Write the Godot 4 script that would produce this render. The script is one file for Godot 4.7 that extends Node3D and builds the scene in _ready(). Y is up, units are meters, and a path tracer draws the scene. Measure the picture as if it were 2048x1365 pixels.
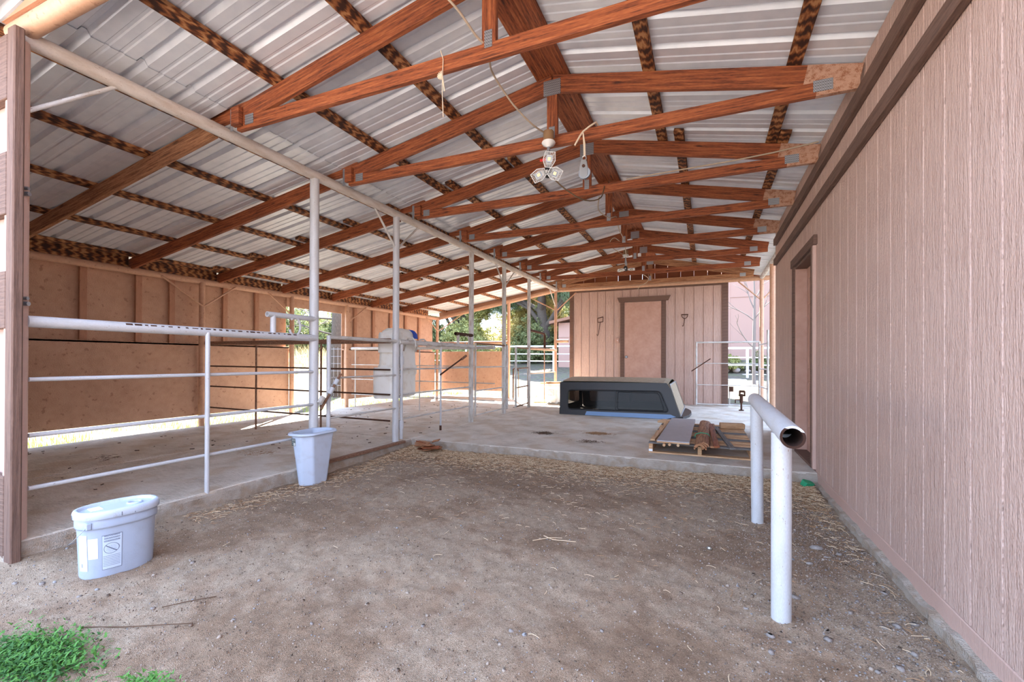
extends Node3D
# Open-sided horse barn: steel pipe stalls, timber trusses, metal roof, small plywood-sided building on one side.
# X runs across the barn, Y up, D is the depth into the barn (z = -D); the concrete slab's top is Y = 0.

class MB:
	# collects triangles; quads are turned so that they face the way given
	var v := PackedVector3Array()
	var n := PackedVector3Array()
	var t := PackedVector2Array()
	var off := Vector2.ZERO
	var swap := false
	func tri(a: Vector3, b: Vector3, c: Vector3, na: Vector3, nb: Vector3, nc: Vector3, ta := Vector2.ZERO, tb := Vector2.ZERO, tc := Vector2.ZERO) -> void:
		if swap:
			ta = Vector2(ta.y, ta.x); tb = Vector2(tb.y, tb.x); tc = Vector2(tc.y, tc.x)
		if (b - a).cross(c - a).dot(na + nb + nc) > 0.0:
			v.append_array([a, c, b]); n.append_array([na, nc, nb]); t.append_array([ta + off, tc + off, tb + off])
		else:
			v.append_array([a, b, c]); n.append_array([na, nb, nc]); t.append_array([ta + off, tb + off, tc + off])
	func ftri(a: Vector3, b: Vector3, c: Vector3, outward: Vector3, ta := Vector2.ZERO, tb := Vector2.ZERO, tc := Vector2.ZERO) -> void:
		var nn := (b - a).cross(c - a).normalized()
		if nn.dot(outward) < 0.0: nn = -nn
		tri(a, b, c, nn, nn, nn, ta, tb, tc)
	func quad(a: Vector3, b: Vector3, c: Vector3, d: Vector3, outward: Vector3, ta := Vector2.ZERO, tb := Vector2.ZERO, tc := Vector2.ZERO, td := Vector2.ZERO) -> void:
		ftri(a, b, c, outward, ta, tb, tc)
		ftri(a, c, d, outward, ta, tc, td)
	func bx(center: Vector3, size: Vector3, basis := Basis.IDENTITY, ch := 0.003) -> void:
		# a box with chamfered edges; u runs along the local x axis
		var hs := size * 0.5
		ch = minf(ch, minf(hs.x, minf(hs.y, hs.z)) * 0.6)
		var p := func(s: Vector3, ax: int) -> Vector3:
			var q := Vector3.ZERO
			for i in 3: q[i] = s[i] * (hs[i] - (ch if i != ax else 0.0))
			return q
		var uv := func(q: Vector3, ax: int) -> Vector2:
			if ax == 0: return Vector2(q.z, q.y)
			if ax == 1: return Vector2(q.x, q.z + 0.37)
			return Vector2(q.x, q.y)
		for ax in 3:
			var b := (ax + 1) % 3
			var c := (ax + 2) % 3
			for sg in [-1.0, 1.0]:
				var qs := []
				for k in [[-1.0, -1.0], [1.0, -1.0], [1.0, 1.0], [-1.0, 1.0]]:
					var s := Vector3.ZERO
					s[ax] = sg; s[b] = k[0]; s[c] = k[1]
					qs.append(p.call(s, ax))
				var o := Vector3.ZERO
				o[ax] = sg
				quad(center + basis * qs[0], center + basis * qs[1], center + basis * qs[2], center + basis * qs[3], basis * o, uv.call(qs[0], ax), uv.call(qs[1], ax), uv.call(qs[2], ax), uv.call(qs[3], ax))
			if ch <= 0.0: continue
			for s1 in [-1.0, 1.0]:
				for s2 in [-1.0, 1.0]:
					# the edge along ax between the faces b and c
					var e0 := Vector3.ZERO
					e0[b] = s1; e0[c] = s2; e0[ax] = -1.0
					var e1 := e0
					e1[ax] = 1.0
					var o := e0
					o[ax] = 0.0
					var a0: Vector3 = p.call(e0, b)
					var a1: Vector3 = p.call(e1, b)
					var b1: Vector3 = p.call(e1, c)
					var b0: Vector3 = p.call(e0, c)
					quad(center + basis * a0, center + basis * a1, center + basis * b1, center + basis * b0, basis * o, uv.call(a0, b), uv.call(a1, b), uv.call(b1, b), uv.call(b0, b))
		if ch > 0.0:
			for sx in [-1.0, 1.0]:
				for sy in [-1.0, 1.0]:
					for sz in [-1.0, 1.0]:
						var s := Vector3(sx, sy, sz)
						ftri(center + basis * p.call(s, 0), center + basis * p.call(s, 1), center + basis * p.call(s, 2), basis * s)
	func beam(a: Vector3, b: Vector3, thick: float, high: float, up := Vector3.UP, ch := 0.003) -> void:
		var x := (b - a).normalized()
		var z := x.cross(up).normalized()
		var y := z.cross(x)
		bx((a + b) * 0.5, Vector3(a.distance_to(b), high, thick), Basis(x, y, z), ch)
	func tube(pts: Array, radius, sides := 12, caps := true, closed := false) -> void:
		# a swept round bar; radius is a number or one number for each point
		var m := pts.size()
		var rings := []
		var ref := Vector3.UP
		var d0: Vector3 = (pts[1] - pts[0]).normalized()
		if absf(d0.dot(ref)) > 0.9: ref = Vector3.RIGHT
		var side := d0.cross(ref).normalized()
		var along := 0.0
		for i in m:
			var d: Vector3
			if closed: d = (pts[(i + 1) % m] - pts[(i + m - 1) % m]).normalized()
			elif i == 0: d = d0
			elif i == m - 1: d = (pts[i] - pts[i - 1]).normalized()
			else: d = ((pts[i + 1] - pts[i]).normalized() + (pts[i] - pts[i - 1]).normalized()).normalized()
			side = (side - d * side.dot(d)).normalized()
			var other := d.cross(side)
			var r: float = radius[i] if radius is Array else radius
			if i > 0: along += pts[i].distance_to(pts[i - 1])
			var ring := []
			for k in sides + 1:
				var an := TAU * k / sides
				var nn := side * cos(an) + other * sin(an)
				ring.append([pts[i] + nn * r, nn, Vector2(along, an / TAU * TAU * maxf(r, 0.01))])
			rings.append(ring)
		var last := m if closed else m - 1
		for i in last:
			var ra: Array = rings[i]
			var rb: Array = rings[(i + 1) % m]
			for k in sides:
				var a: Array = ra[k]
				var b: Array = ra[k + 1]
				var c: Array = rb[k + 1]
				var d: Array = rb[k]
				tri(a[0], b[0], c[0], a[1], b[1], c[1], a[2], b[2], c[2])
				tri(a[0], c[0], d[0], a[1], c[1], d[1], a[2], c[2], d[2])
		if caps and not closed:
			for e in [0, m - 1]:
				var o: Vector3 = -d0 if e == 0 else (pts[m - 1] - pts[m - 2]).normalized()
				for k in sides: tri(pts[e], rings[e][k][0], rings[e][k + 1][0], o, o, o)
	func pipe(a: Vector3, b: Vector3, r: float, sides := 14, caps := true) -> void:
		tube([a, b], r, sides, caps)
	func hollow(a: Vector3, b: Vector3, r: float, ri: float, deep := 0.3, sides := 24) -> void:
		# a pipe whose end a is open: bore, rim and outside
		tube([a, b], r, sides, false)
		var d := (b - a).normalized()
		var ref := Vector3.UP if absf(d.y) < 0.9 else Vector3.RIGHT
		var s1 := d.cross(ref).normalized()
		var s2 := d.cross(s1)
		for k in sides:
			var n0 := s1 * cos(TAU * k / sides) + s2 * sin(TAU * k / sides)
			var n1 := s1 * cos(TAU * (k + 1) / sides) + s2 * sin(TAU * (k + 1) / sides)
			quad(a + n0 * r, a + n1 * r, a + n1 * ri, a + n0 * ri, -d)
			var e := a + d * deep
			tri(a + n0 * ri, a + n1 * ri, e + n1 * ri, -n0, -n1, -n1)
			tri(a + n0 * ri, e + n1 * ri, e + n0 * ri, -n0, -n1, -n0)
			tri(e, e + n0 * ri, e + n1 * ri, -d, -d, -d)
			tri(b, b + n0 * r, b + n1 * r, d, d, d)
	func loft(rings: Array, outward_from: Vector3, caps := true, smooth := true) -> void:
		# skin between closed loops of equal length
		var m: int = rings[0].size()
		var nr := []
		for i in rings.size():
			var row := []
			for k in m:
				var du: Vector3 = rings[i][(k + 1) % m] - rings[i][(k + m - 1) % m]
				var dv: Vector3 = rings[mini(i + 1, rings.size() - 1)][k] - rings[maxi(i - 1, 0)][k]
				var nn := du.cross(dv).normalized()
				row.append(nn)
			nr.append(row)
		# orientation from the first ring
		var c := Vector3.ZERO
		for q in rings[0]: c += q
		c /= m
		var mid: int = rings.size() / 2
		var cm := Vector3.ZERO
		for q in rings[mid]: cm += q
		cm /= m
		var sgn := 1.0 if nr[mid][0].dot(rings[mid][0] - cm) >= 0.0 else -1.0
		var run := 0.0
		for i in rings.size() - 1:
			var run2: float = run + rings[i][0].distance_to(rings[i + 1][0])
			var lu := 0.0
			for k in m:
				var k2 := (k + 1) % m
				var a: Vector3 = rings[i][k]
				var b: Vector3 = rings[i][k2]
				var cc: Vector3 = rings[i + 1][k2]
				var d: Vector3 = rings[i + 1][k]
				var lu2 := lu + a.distance_to(b)
				if smooth:
					tri(a, b, cc, nr[i][k] * sgn, nr[i][k2] * sgn, nr[i + 1][k2] * sgn, Vector2(lu, run), Vector2(lu2, run), Vector2(lu2, run2))
					tri(a, cc, d, nr[i][k] * sgn, nr[i + 1][k2] * sgn, nr[i + 1][k] * sgn, Vector2(lu, run), Vector2(lu2, run2), Vector2(lu, run2))
				else:
					quad(a, b, cc, d, (nr[i][k] + nr[i][k2]) * sgn, Vector2(lu, run), Vector2(lu2, run), Vector2(lu2, run2), Vector2(lu, run2))
				lu = lu2
			run = run2
		if caps:
			for e in [0, rings.size() - 1]:
				var ce := Vector3.ZERO
				for q in rings[e]: ce += q
				ce /= m
				var o: Vector3 = (ce - outward_from)
				for k in m: ftri(ce, rings[e][k], rings[e][(k + 1) % m], o)
	func ring(outer: Array, inner: Array, outward: Vector3) -> void:
		# a flat plate with a hole
		var m := outer.size()
		for k in m:
			var k2 := (k + 1) % m
			quad(outer[k], outer[k2], inner[k2], inner[k], outward)
	func prism(poly: Array, depth: Vector3) -> void:
		# a convex outline pushed along depth
		var m := poly.size()
		var c := Vector3.ZERO
		for q in poly: c += q
		c /= m
		for k in m:
			var k2 := (k + 1) % m
			ftri(c, poly[k], poly[k2], -depth)
			ftri(c + depth, poly[k] + depth, poly[k2] + depth, depth)
			quad(poly[k], poly[k2], poly[k2] + depth, poly[k] + depth, (poly[k] + poly[k2]) * 0.5 - c, Vector2(0, 0), Vector2(poly[k].distance_to(poly[k2]), 0), Vector2(poly[k].distance_to(poly[k2]), depth.length()), Vector2(0, depth.length()))
	func mesh() -> ArrayMesh:
		var arr := []
		arr.resize(Mesh.ARRAY_MAX)
		arr[Mesh.ARRAY_VERTEX] = v
		arr[Mesh.ARRAY_NORMAL] = n
		arr[Mesh.ARRAY_TEX_UV] = t
		var am := ArrayMesh.new()
		am.add_surface_from_arrays(Mesh.PRIMITIVE_TRIANGLES, arr)
		return am

var rng := RandomNumberGenerator.new()
var taken := {}
var M := {}
var NA: PackedByteArray
var NB: PackedByteArray
var NC: PackedByteArray
var ND: PackedByteArray

func P(x: float, y: float, d: float) -> Vector3:
	return Vector3(x, y, -d)

func numbered(called: String) -> String:
	var k: int = taken.get(called, 0)
	taken[called] = k + 1
	return called if k == 0 else "%s_%03d" % [called, k]

func tag(o: Node, label: String, category: String, group := "", kind := "") -> Node:
	if label: o.set_meta("label", label)
	if category: o.set_meta("category", category)
	if group: o.set_meta("group", group)
	if kind: o.set_meta("kind", kind)
	return o

func thing(called: String, label: String, category: String, at := Vector3.ZERO, group := "") -> Node3D:
	var o := Node3D.new()
	o.name = numbered(called)
	o.position = at
	add_child(o)
	tag(o, label, category, group)
	return o

func setting(called: String, label: String, at := Vector3.ZERO, cat := "") -> Node3D:
	var o := Node3D.new()
	o.name = numbered(called)
	o.position = at
	add_child(o)
	tag(o, label, cat if cat else called.split("_")[0], "", "structure")
	return o

func inst(mesh: Mesh, called: String, mat: Material, parent: Node, at := Transform3D.IDENTITY) -> MeshInstance3D:
	var o := MeshInstance3D.new()
	o.mesh = mesh
	o.material_override = mat
	o.transform = at
	if parent == self:
		o.name = numbered(called)
		add_child(o)
	else:
		o.name = called
		parent.add_child(o, true)
	return o

func part(mb: MB, called: String, mat: Material, parent: Node) -> MeshInstance3D:
	return inst(mb.mesh(), called, mat, parent)

func newmb() -> MB:
	var m := MB.new()
	m.off = Vector2(rng.randf() * 8.0, rng.randf() * 8.0)
	return m

func beam(called: String, mat: Material, parent: Node, a: Vector3, b: Vector3, thick: float, high: float, up := Vector3.UP, ch := 0.003) -> MeshInstance3D:
	var m := newmb()
	m.beam(a, b, thick, high, up, ch)
	return part(m, called, mat, parent)

func pipe(called: String, mat: Material, parent: Node, a: Vector3, b: Vector3, r: float, sides := 14) -> MeshInstance3D:
	var m := newmb()
	m.pipe(a, b, r, sides)
	return part(m, called, mat, parent)

func box(called: String, mat: Material, parent: Node, center: Vector3, size: Vector3, ch := 0.003) -> MeshInstance3D:
	var m := newmb()
	m.bx(center, size, Basis.IDENTITY, ch)
	return part(m, called, mat, parent)

# ---------- textures ----------
func nz(a: PackedByteArray, x: int, y: int) -> float:
	return a[((y & 511) << 9) | (x & 511)] / 255.0

func noise_bytes(freq: float, octaves: int, sd: int, kind := FastNoiseLite.TYPE_SIMPLEX_SMOOTH) -> PackedByteArray:
	var f := FastNoiseLite.new()
	f.seed = sd
	f.noise_type = kind
	f.frequency = freq
	f.fractal_octaves = octaves
	var im := f.get_seamless_image(512, 512)
	im.convert(Image.FORMAT_L8)
	return im.get_data()

func paint(fn: Callable, w := 256, hgt := 256) -> ImageTexture:
	# fn always sees 512 by 512 cells, whatever the picture's size
	var sx := 512 / w
	var sy := 512 / hgt
	var by := PackedByteArray()
	by.resize(w * hgt * 3)
	var i := 0
	for y in hgt:
		for x in w:
			var c: Color = fn.call(x * sx, y * sy)
			by[i] = int(clampf(c.r, 0, 1) * 255.0); by[i + 1] = int(clampf(c.g, 0, 1) * 255.0); by[i + 2] = int(clampf(c.b, 0, 1) * 255.0)
			i += 3
	return ImageTexture.create_from_image(Image.create_from_data(w, hgt, false, Image.FORMAT_RGB8, by))

func bump(fn: Callable, strength: float, w := 512, hgt := 512) -> ImageTexture:
	var by := PackedByteArray()
	by.resize(w * hgt)
	var i := 0
	for y in hgt:
		for x in w:
			by[i] = int(clampf(fn.call(x, y), 0, 1) * 255.0)
			i += 1
	var im := Image.create_from_data(w, hgt, false, Image.FORMAT_L8, by)
	im.convert(Image.FORMAT_RGBA8)
	im.bump_map_to_normal_map(strength)
	return ImageTexture.create_from_image(im)

func mat(col: Color, rough := 0.8, metal := 0.0, tex: Texture2D = null, scale := Vector3.ONE, nrm: Texture2D = null, nstr := 1.0, tri := false) -> StandardMaterial3D:
	var m := StandardMaterial3D.new()
	m.albedo_color = col
	m.roughness = rough
	m.metallic = metal
	if tex: m.albedo_texture = tex
	m.uv1_scale = scale
	if nrm:
		m.normal_enabled = true
		m.normal_texture = nrm
		m.normal_scale = nstr
	if tri:
		m.uv1_triplanar = true
		m.uv1_world_triplanar = true
	return m

func c8(r: int, g: int, b: int) -> Color:
	return Color(r / 255.0, g / 255.0, b / 255.0)

func ramp(x: float, cols: Array) -> Color:
	x = clampf(x, 0.0, 0.9999) * (cols.size() - 1)
	var i := int(x)
	return (cols[i] as Color).lerp(cols[i + 1], x - i)

func make_materials() -> void:
	NA = noise_bytes(0.008, 4, 11)
	NB = noise_bytes(0.03, 4, 12)
	NC = noise_bytes(0.14, 3, 13)
	ND = noise_bytes(0.42, 2, 14)
	# timber: the grain runs along u, which the beams lay along their length
	var grain := func(x: int, y: int) -> float: return nz(NA, x, y * 7) * 0.45 + nz(NB, x / 2, y * 5) * 0.3 + nz(NC, x / 2, y * 2) * 0.25
	var wood := func(cols: Array, knots: int, sd: int) -> ImageTexture:
		var r := RandomNumberGenerator.new()
		r.seed = sd
		var ks := []
		for i in knots: ks.append(Vector3(r.randf() * 512, r.randf() * 512, r.randf_range(3, 6)))
		return paint(func(x: int, y: int) -> Color:
			var g: float = (grain.call(x, y) - 0.5) * 1.9 + 0.5
			for k in ks:
				var d: float = Vector2((x - k.x) * 0.55, (y - k.y) * 0.8).length() / k.z
				if d < 3.0: g -= 0.55 * exp(-d * d)
			return ramp(g, cols))
	var red_tex: ImageTexture = wood.call([c8(72, 34, 17), c8(126, 64, 34), c8(155, 85, 47), c8(180, 110, 66)], 14, 3)
	var dusty_tex: ImageTexture = wood.call([c8(92, 58, 36), c8(142, 94, 62), c8(172, 122, 86), c8(190, 142, 104)], 10, 4)
	var raw_tex: ImageTexture = wood.call([c8(146, 106, 72), c8(194, 150, 110), c8(214, 174, 134), c8(226, 192, 156)], 8, 5)
	var grey_tex: ImageTexture = wood.call([c8(84, 80, 78), c8(120, 115, 112), c8(150, 145, 140)], 8, 6)
	var brown_tex: ImageTexture = wood.call([c8(84, 62, 52), c8(108, 82, 70), c8(122, 94, 80)], 12, 7)
	var grain_n := bump(grain, 3.0)
	# purlins scorched across the grain in tiger stripes
	var burn_tex := paint(func(x: int, y: int) -> Color:
		var wob := (nz(NA, x, y * 2) - 0.5) * 2.4 + (nz(NB, x, y) - 0.5) * 0.9
		var band := 0.5 + 0.5 * sin(TAU * x / 512.0 * 14.0 + wob * 2.4 + y * 0.012)
		var g := band * 0.95 + (nz(NC, x, y * 5) - 0.5) * 0.35 + (nz(NA, x + 99, y) - 0.5) * 1.1
		return ramp(g + 0.0, [c8(56, 28, 13), c8(92, 49, 23), c8(124, 71, 36), c8(148, 92, 50), c8(182, 130, 84)]), 512, 256)
	M.red = mat(Color.WHITE, 0.72, 0.0, red_tex, Vector3(0.55, 1.6, 1), grain_n, 0.5)
	M.dusty = mat(Color.WHITE, 0.8, 0.0, dusty_tex, Vector3(0.55, 1.6, 1), grain_n, 0.5)
	M.raw = mat(Color.WHITE, 0.85, 0.0, raw_tex, Vector3(0.6, 2.0, 1), grain_n, 0.5)
	M.grey_wood = mat(Color.WHITE, 0.85, 0.0, grey_tex, Vector3(0.6, 2.0, 1), grain_n, 0.6)
	M.brown = mat(Color.WHITE, 0.8, 0.0, brown_tex, Vector3(0.6, 2.0, 1), grain_n, 0.9)
	M.burn = mat(Color.WHITE, 0.78, 0.0, burn_tex, Vector3(0.7, 2.2, 1), grain_n, 0.4)
	# rough-sawn plywood siding, painted; u across a board, v up it
	var saw := func(x: int, y: int) -> float: return nz(NA, x * 5, y) * 0.35 + nz(NB, x * 4, y) * 0.35 + nz(NC, x * 2, y) * 0.3
	var side_tex := paint(func(x: int, y: int) -> Color:
		var g: float = saw.call(x, y)
		return ramp((g - 0.5) * 1.4 + 0.5, [c8(172, 140, 126), c8(198, 168, 154), c8(210, 182, 168)]), 512, 512)
	var side_n := bump(saw, 7.0)
	M.siding = mat(Color.WHITE, 0.62, 0.0, side_tex, Vector3(1.7, 0.6, 1), side_n, 1.0)
	M.groove_light = mat(c8(222, 196, 184), 0.6)  # paler than the siding: light caught in the grooves, put into the colour
	M.bleached = mat(c8(182, 152, 140), 0.75, 0.0, null, Vector3(1.5, 0.8, 1), side_n, 0.3)
	M.siding_paint = mat(c8(196, 164, 150), 0.65, 0.0, null, Vector3(1.5, 0.8, 1), side_n, 0.3)
	var door_tex := paint(func(x: int, y: int) -> Color: return ramp(nz(NA, x, y) * 0.6 + nz(NB, x, y) * 0.4, [c8(178, 136, 118), c8(190, 150, 132), c8(200, 162, 144)]))
	M.door = mat(Color.WHITE, 0.55, 0.0, door_tex, Vector3(0.8, 0.8, 1))
	# tan panels of the stall walls
	var tan_tex := paint(func(x: int, y: int) -> Color:
		var g := nz(NC, x * 2, y * 2) * 0.4 + nz(NB, x, y) * 0.3 + nz(NA, x, y) * 0.3
		var c := ramp(g, [c8(168, 130, 104), c8(194, 155, 128), c8(208, 171, 144)])
		if nz(NB, x + 91, y + 7) > 0.8: c = c.lerp(c8(120, 78, 56), 0.35)
		return c)
	M.tan = mat(Color.WHITE, 0.7, 0.0, tan_tex, Vector3(0.6, 0.6, 0.6), bump(func(x: int, y: int) -> float: return nz(NC, x * 2, y * 2), 2.5), 0.7, true)
	M.tan_pipe = mat(c8(255, 250, 246), 0.55, 0.0, tan_tex, Vector3(1, 1, 1))
	M.tan_wood = mat(c8(232, 214, 204), 0.75, 0.0, tan_tex, Vector3(0.6, 1.5, 1), grain_n, 0.7)
	# white pipe enamel with chips and rust
	var white := func(base: Color, dirt: Color, amount: float) -> ImageTexture:
		return paint(func(x: int, y: int) -> Color:
			var g := nz(NB, x, y) * 0.6 + nz(NC, x, y) * 0.4
			var c: Color = base.lerp(dirt, clampf((nz(NA, x, y) - 0.42) * amount, 0.0, 0.8))
			if g > 0.86 - amount * 0.07: c = c.lerp(c8(112, 70, 48), 0.75)
			return c * (0.95 + 0.1 * nz(NC, y, x)))
	var clean_tex: ImageTexture = white.call(c8(200, 201, 204), c8(178, 176, 172), 0.8)
	var worn_tex: ImageTexture = white.call(c8(206, 204, 200), c8(166, 152, 138), 1.6)
	M.white_pipe = mat(Color.WHITE, 0.42, 0.0, clean_tex, Vector3(0.9, 3.0, 1))
	M.worn_pipe = mat(Color.WHITE, 0.55, 0.0, worn_tex, Vector3(0.9, 3.0, 1))
	M.header_pipe = mat(Color.WHITE, 0.6, 0.0, white.call(c8(212, 203, 194), c8(178, 158, 140), 1.0), Vector3(0.9, 3.0, 1))
	var rusty_tex := paint(func(x: int, y: int) -> Color: return ramp(nz(NB, x, y) * 0.5 + nz(NC, x, y) * 0.5, [c8(70, 46, 34), c8(118, 82, 62), c8(152, 118, 96), c8(182, 160, 142)]))
	M.rust = mat(Color.WHITE, 0.85, 0.15, rusty_tex, Vector3(1.5, 4.0, 1))
	M.dark_rust = mat(c8(150, 130, 118), 0.85, 0.2, rusty_tex, Vector3(1.5, 4.0, 1))
	# metal
	var gal_tex := paint(func(x: int, y: int) -> Color: return ramp(nz(NB, x, y) * 0.5 + nz(NA, x, y) * 0.5, [c8(212, 217, 224), c8(226, 230, 236), c8(236, 239, 243)]))
	M.roof = mat(Color.WHITE, 0.4, 0.22, gal_tex, Vector3(0.5, 0.5, 1))
	var plate_tex := paint(func(x: int, y: int) -> Color:
		var cx := x % 64
		var cy := y % 86
		if cx > 22 and cx < 40 and cy > 12 and cy < 66: return c8(70, 62, 56) if (cy < 40) else c8(225, 228, 232)
		return ramp(nz(NC, x, y), [c8(138, 142, 148), c8(190, 194, 200)]))
	M.nail_plate = mat(Color.WHITE, 0.38, 0.7, plate_tex, Vector3(9, 9, 1))
	M.galv = mat(c8(188, 190, 192), 0.4, 0.8, gal_tex, Vector3(2, 2, 1))
	M.steel = mat(c8(200, 200, 196), 0.3, 0.9)
	# concrete, brushed
	var con := func(x: int, y: int) -> float: return nz(NB, x, y * 3) * 0.3 + nz(NC, x, y * 3) * 0.2 + nz(NA, x, y) * 0.5
	var con_tex := paint(func(x: int, y: int) -> Color:
		var g: float = con.call(x, y)
		var c := ramp((g - 0.5) * 1.5 + 0.5, [c8(178, 166, 152), c8(208, 198, 185), c8(222, 214, 204)])
		return c.lerp(c8(184, 160, 134), clampf((nz(NA, y + 60, x) - 0.55) * 2.0, 0, 0.5)), 512, 512)
	M.concrete = mat(Color.WHITE, 0.85, 0.0, con_tex, Vector3(0.45, 0.45, 0.45), bump(func(x: int, y: int) -> float: return nz(NC, x / 2, y * 3) * 0.6 + nz(NB, x, y) * 0.4, 4.0), 0.9, true)
	M.concrete_edge = mat(c8(205, 200, 196), 0.9, 0.0, con_tex, Vector3(1.4, 1.4, 1.4), bump(func(x: int, y: int) -> float: return nz(NC, x, y) * 0.6 + nz(NB, x, y) * 0.4, 6.0), 1.0, true)
	# earth and gravel
	var dirt := func(x: int, y: int) -> float: return nz(ND, x, y) * 0.45 + nz(NC, x, y) * 0.35 + nz(NB, x, y) * 0.2
	var dirt_tex := paint(func(x: int, y: int) -> Color:
		var g: float = dirt.call(x, y)
		var c := ramp((g - 0.5) * 1.7 + 0.5, [c8(94, 78, 63), c8(147, 125, 103), c8(171, 149, 126), c8(204, 187, 168)])
		if nz(ND, x + 77, y + 150) > 0.80: c = c.lerp(c8(226, 218, 210), 0.55)
		if nz(ND, x + 200, y + 40) < 0.17: c = c.lerp(c8(92, 84, 82), 0.5)
		return c, 512, 512)
	M.dirt = mat(Color.WHITE, 0.95, 0.0, dirt_tex, Vector3(1.25, 1.25, 1.25), bump(func(x: int, y: int) -> float: return nz(ND, x, y) * 0.75 + nz(NB, x, y) * 0.25, 7.0), 0.9, true)
	M.dirt.vertex_color_use_as_albedo = true
	var yard_tex := paint(func(x: int, y: int) -> Color:
		var g := nz(NC, x, y) * 0.4 + nz(NB, x, y) * 0.6
		var c := ramp((g - 0.5) * 1.8 + 0.5, [c8(60, 52, 43), c8(86, 77, 66), c8(108, 98, 84)])
		return c.lerp(c8(82, 88, 50), clampf((nz(NA, x, y) - 0.52) * 2.4, 0, 0.6)))
	M.yard = mat(Color.WHITE, 0.95, 0.0, yard_tex, Vector3(0.3, 0.3, 0.3), bump(dirt, 6.0), 0.8, true)
	M.bounce_gravel = mat(Color.WHITE, 0.95, 0.0, paint(func(x: int, y: int) -> Color: return ramp(nz(ND, x, y) * 0.5 + nz(NB, x, y) * 0.5, [c8(136, 126, 114), c8(172, 162, 150), c8(198, 190, 180)])), Vector3(0.5, 0.5, 0.5), bump(dirt, 6.0), 0.8, true)  # kept pale so the added ground behind the camera bounces sun indoors
	var bark_tex := paint(func(x: int, y: int) -> Color: return ramp(nz(NB, x, y * 5) * 0.6 + nz(NC, x, y * 3) * 0.4, [c8(44, 38, 33), c8(78, 70, 62), c8(110, 102, 94)]))
	M.bark = mat(Color.WHITE, 0.95, 0.0, bark_tex, Vector3(0.5, 1.0, 1), grain_n, 1.0)
	M.twig = mat(c8(112, 104, 98), 0.9)
	var leaf := func(c: Color) -> StandardMaterial3D:
		var m := mat(c, 0.75)
		m.cull_mode = BaseMaterial3D.CULL_DISABLED
		m.backlight_enabled = true
		m.backlight = c * 0.6
		return m
	M.leaf_dark = leaf.call(c8(100, 108, 66))
	M.leaf_mid = leaf.call(c8(134, 136, 80))
	M.leaf_dry = leaf.call(c8(164, 152, 92))
	M.leaf_pine = leaf.call(c8(92, 110, 78))
	M.grass = leaf.call(c8(128, 150, 66))
	M.grass_dry = leaf.call(c8(176, 158, 110))
	M.weed = leaf.call(c8(82, 132, 54))
	M.weed_dark = leaf.call(c8(52, 96, 40))
	M.straw = mat(c8(228, 204, 170), 0.8)
	M.straw_dark = mat(c8(172, 134, 98), 0.85)
	M.stem = mat(c8(96, 72, 54), 0.9)
	M.dark_bit = mat(c8(74, 52, 38), 0.9)
	M.stone = mat(Color.WHITE, 0.9, 0.0, paint(func(x: int, y: int) -> Color: return ramp(nz(NB, x, y) * 0.5 + nz(NC, x, y) * 0.5, [c8(108, 98, 92), c8(146, 136, 130), c8(176, 168, 162)])), Vector3(4, 4, 4), null, 1.0, true)
	M.pebble_a = mat(c8(168, 152, 138), 0.9)
	M.pebble_b = mat(c8(122, 104, 90), 0.9)
	M.pebble_c = mat(c8(150, 148, 150), 0.85)
	M.snow = mat(c8(240, 243, 248), 0.7)
	# plastics and odds
	var plastic := func(base: Color, stain: Color, amt: float) -> ImageTexture: return paint(func(x: int, y: int) -> Color: return base.lerp(stain, clampf((nz(NA, x, y) - 0.5) * amt + (nz(NC, x, y) - 0.62) * amt * 0.6, 0, 0.7)))
	M.bin = mat(Color.WHITE, 0.5, 0.0, plastic.call(c8(196, 208, 226), c8(176, 180, 190), 0.8), Vector3(2, 2, 1))
	M.bucket = mat(Color.WHITE, 0.42, 0.0, plastic.call(c8(166, 178, 198), c8(152, 158, 170), 0.8), Vector3(2, 2, 1))
	M.bucket_lid = mat(Color.WHITE, 0.4, 0.0, plastic.call(c8(190, 202, 220), c8(150, 148, 150), 1.2), Vector3(2, 2, 1))
	M.tank = mat(Color.WHITE, 0.5, 0.0, plastic.call(c8(240, 239, 233), c8(196, 178, 152), 0.8), Vector3(1.2, 1.2, 1))
	M.paper = mat(c8(238, 240, 240), 0.8)
	M.ink = mat(c8(92, 98, 116), 0.8)
	M.black = mat(c8(28, 28, 30), 0.6)
	M.dark_plastic = mat(c8(24, 25, 28), 0.45)
	M.blue = mat(c8(24, 78, 190), 0.6)
	M.red_plastic = mat(c8(200, 30, 26), 0.5)
	M.green = mat(c8(38, 150, 104), 0.55)
	M.twine = mat(c8(70, 150, 112), 0.8)
	M.white_plastic = mat(c8(232, 232, 228), 0.45)
	M.box_tan = mat(c8(140, 108, 76), 0.7)
	M.led = mat(c8(236, 224, 180), 0.5)
	M.rope = mat(c8(214, 196, 172), 0.85)
	M.cable = mat(c8(186, 168, 146), 0.6)
	M.cord = mat(c8(120, 98, 72), 0.7)
	var shell_tex := paint(func(x: int, y: int) -> Color:
		var g := nz(NB, x, y) * 0.5 + nz(NA, x, y) * 0.5
		return ramp((g - 0.5) * 1.6 + 0.5, [c8(24, 24, 27), c8(35, 35, 40), c8(64, 58, 54)]))
	M.shell = mat(Color.WHITE, 0.42, 0.0, shell_tex, Vector3(1, 1, 1))
	M.shell_top = mat(Color.WHITE, 0.9, 0.0, paint(func(x: int, y: int) -> Color: return ramp(nz(NB, x, y) * 0.6 + nz(NC, x, y) * 0.4, [c8(126, 108, 88), c8(156, 138, 114), c8(176, 158, 134)])), Vector3(0.8, 0.8, 0.8), null, 1.0, true)
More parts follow.
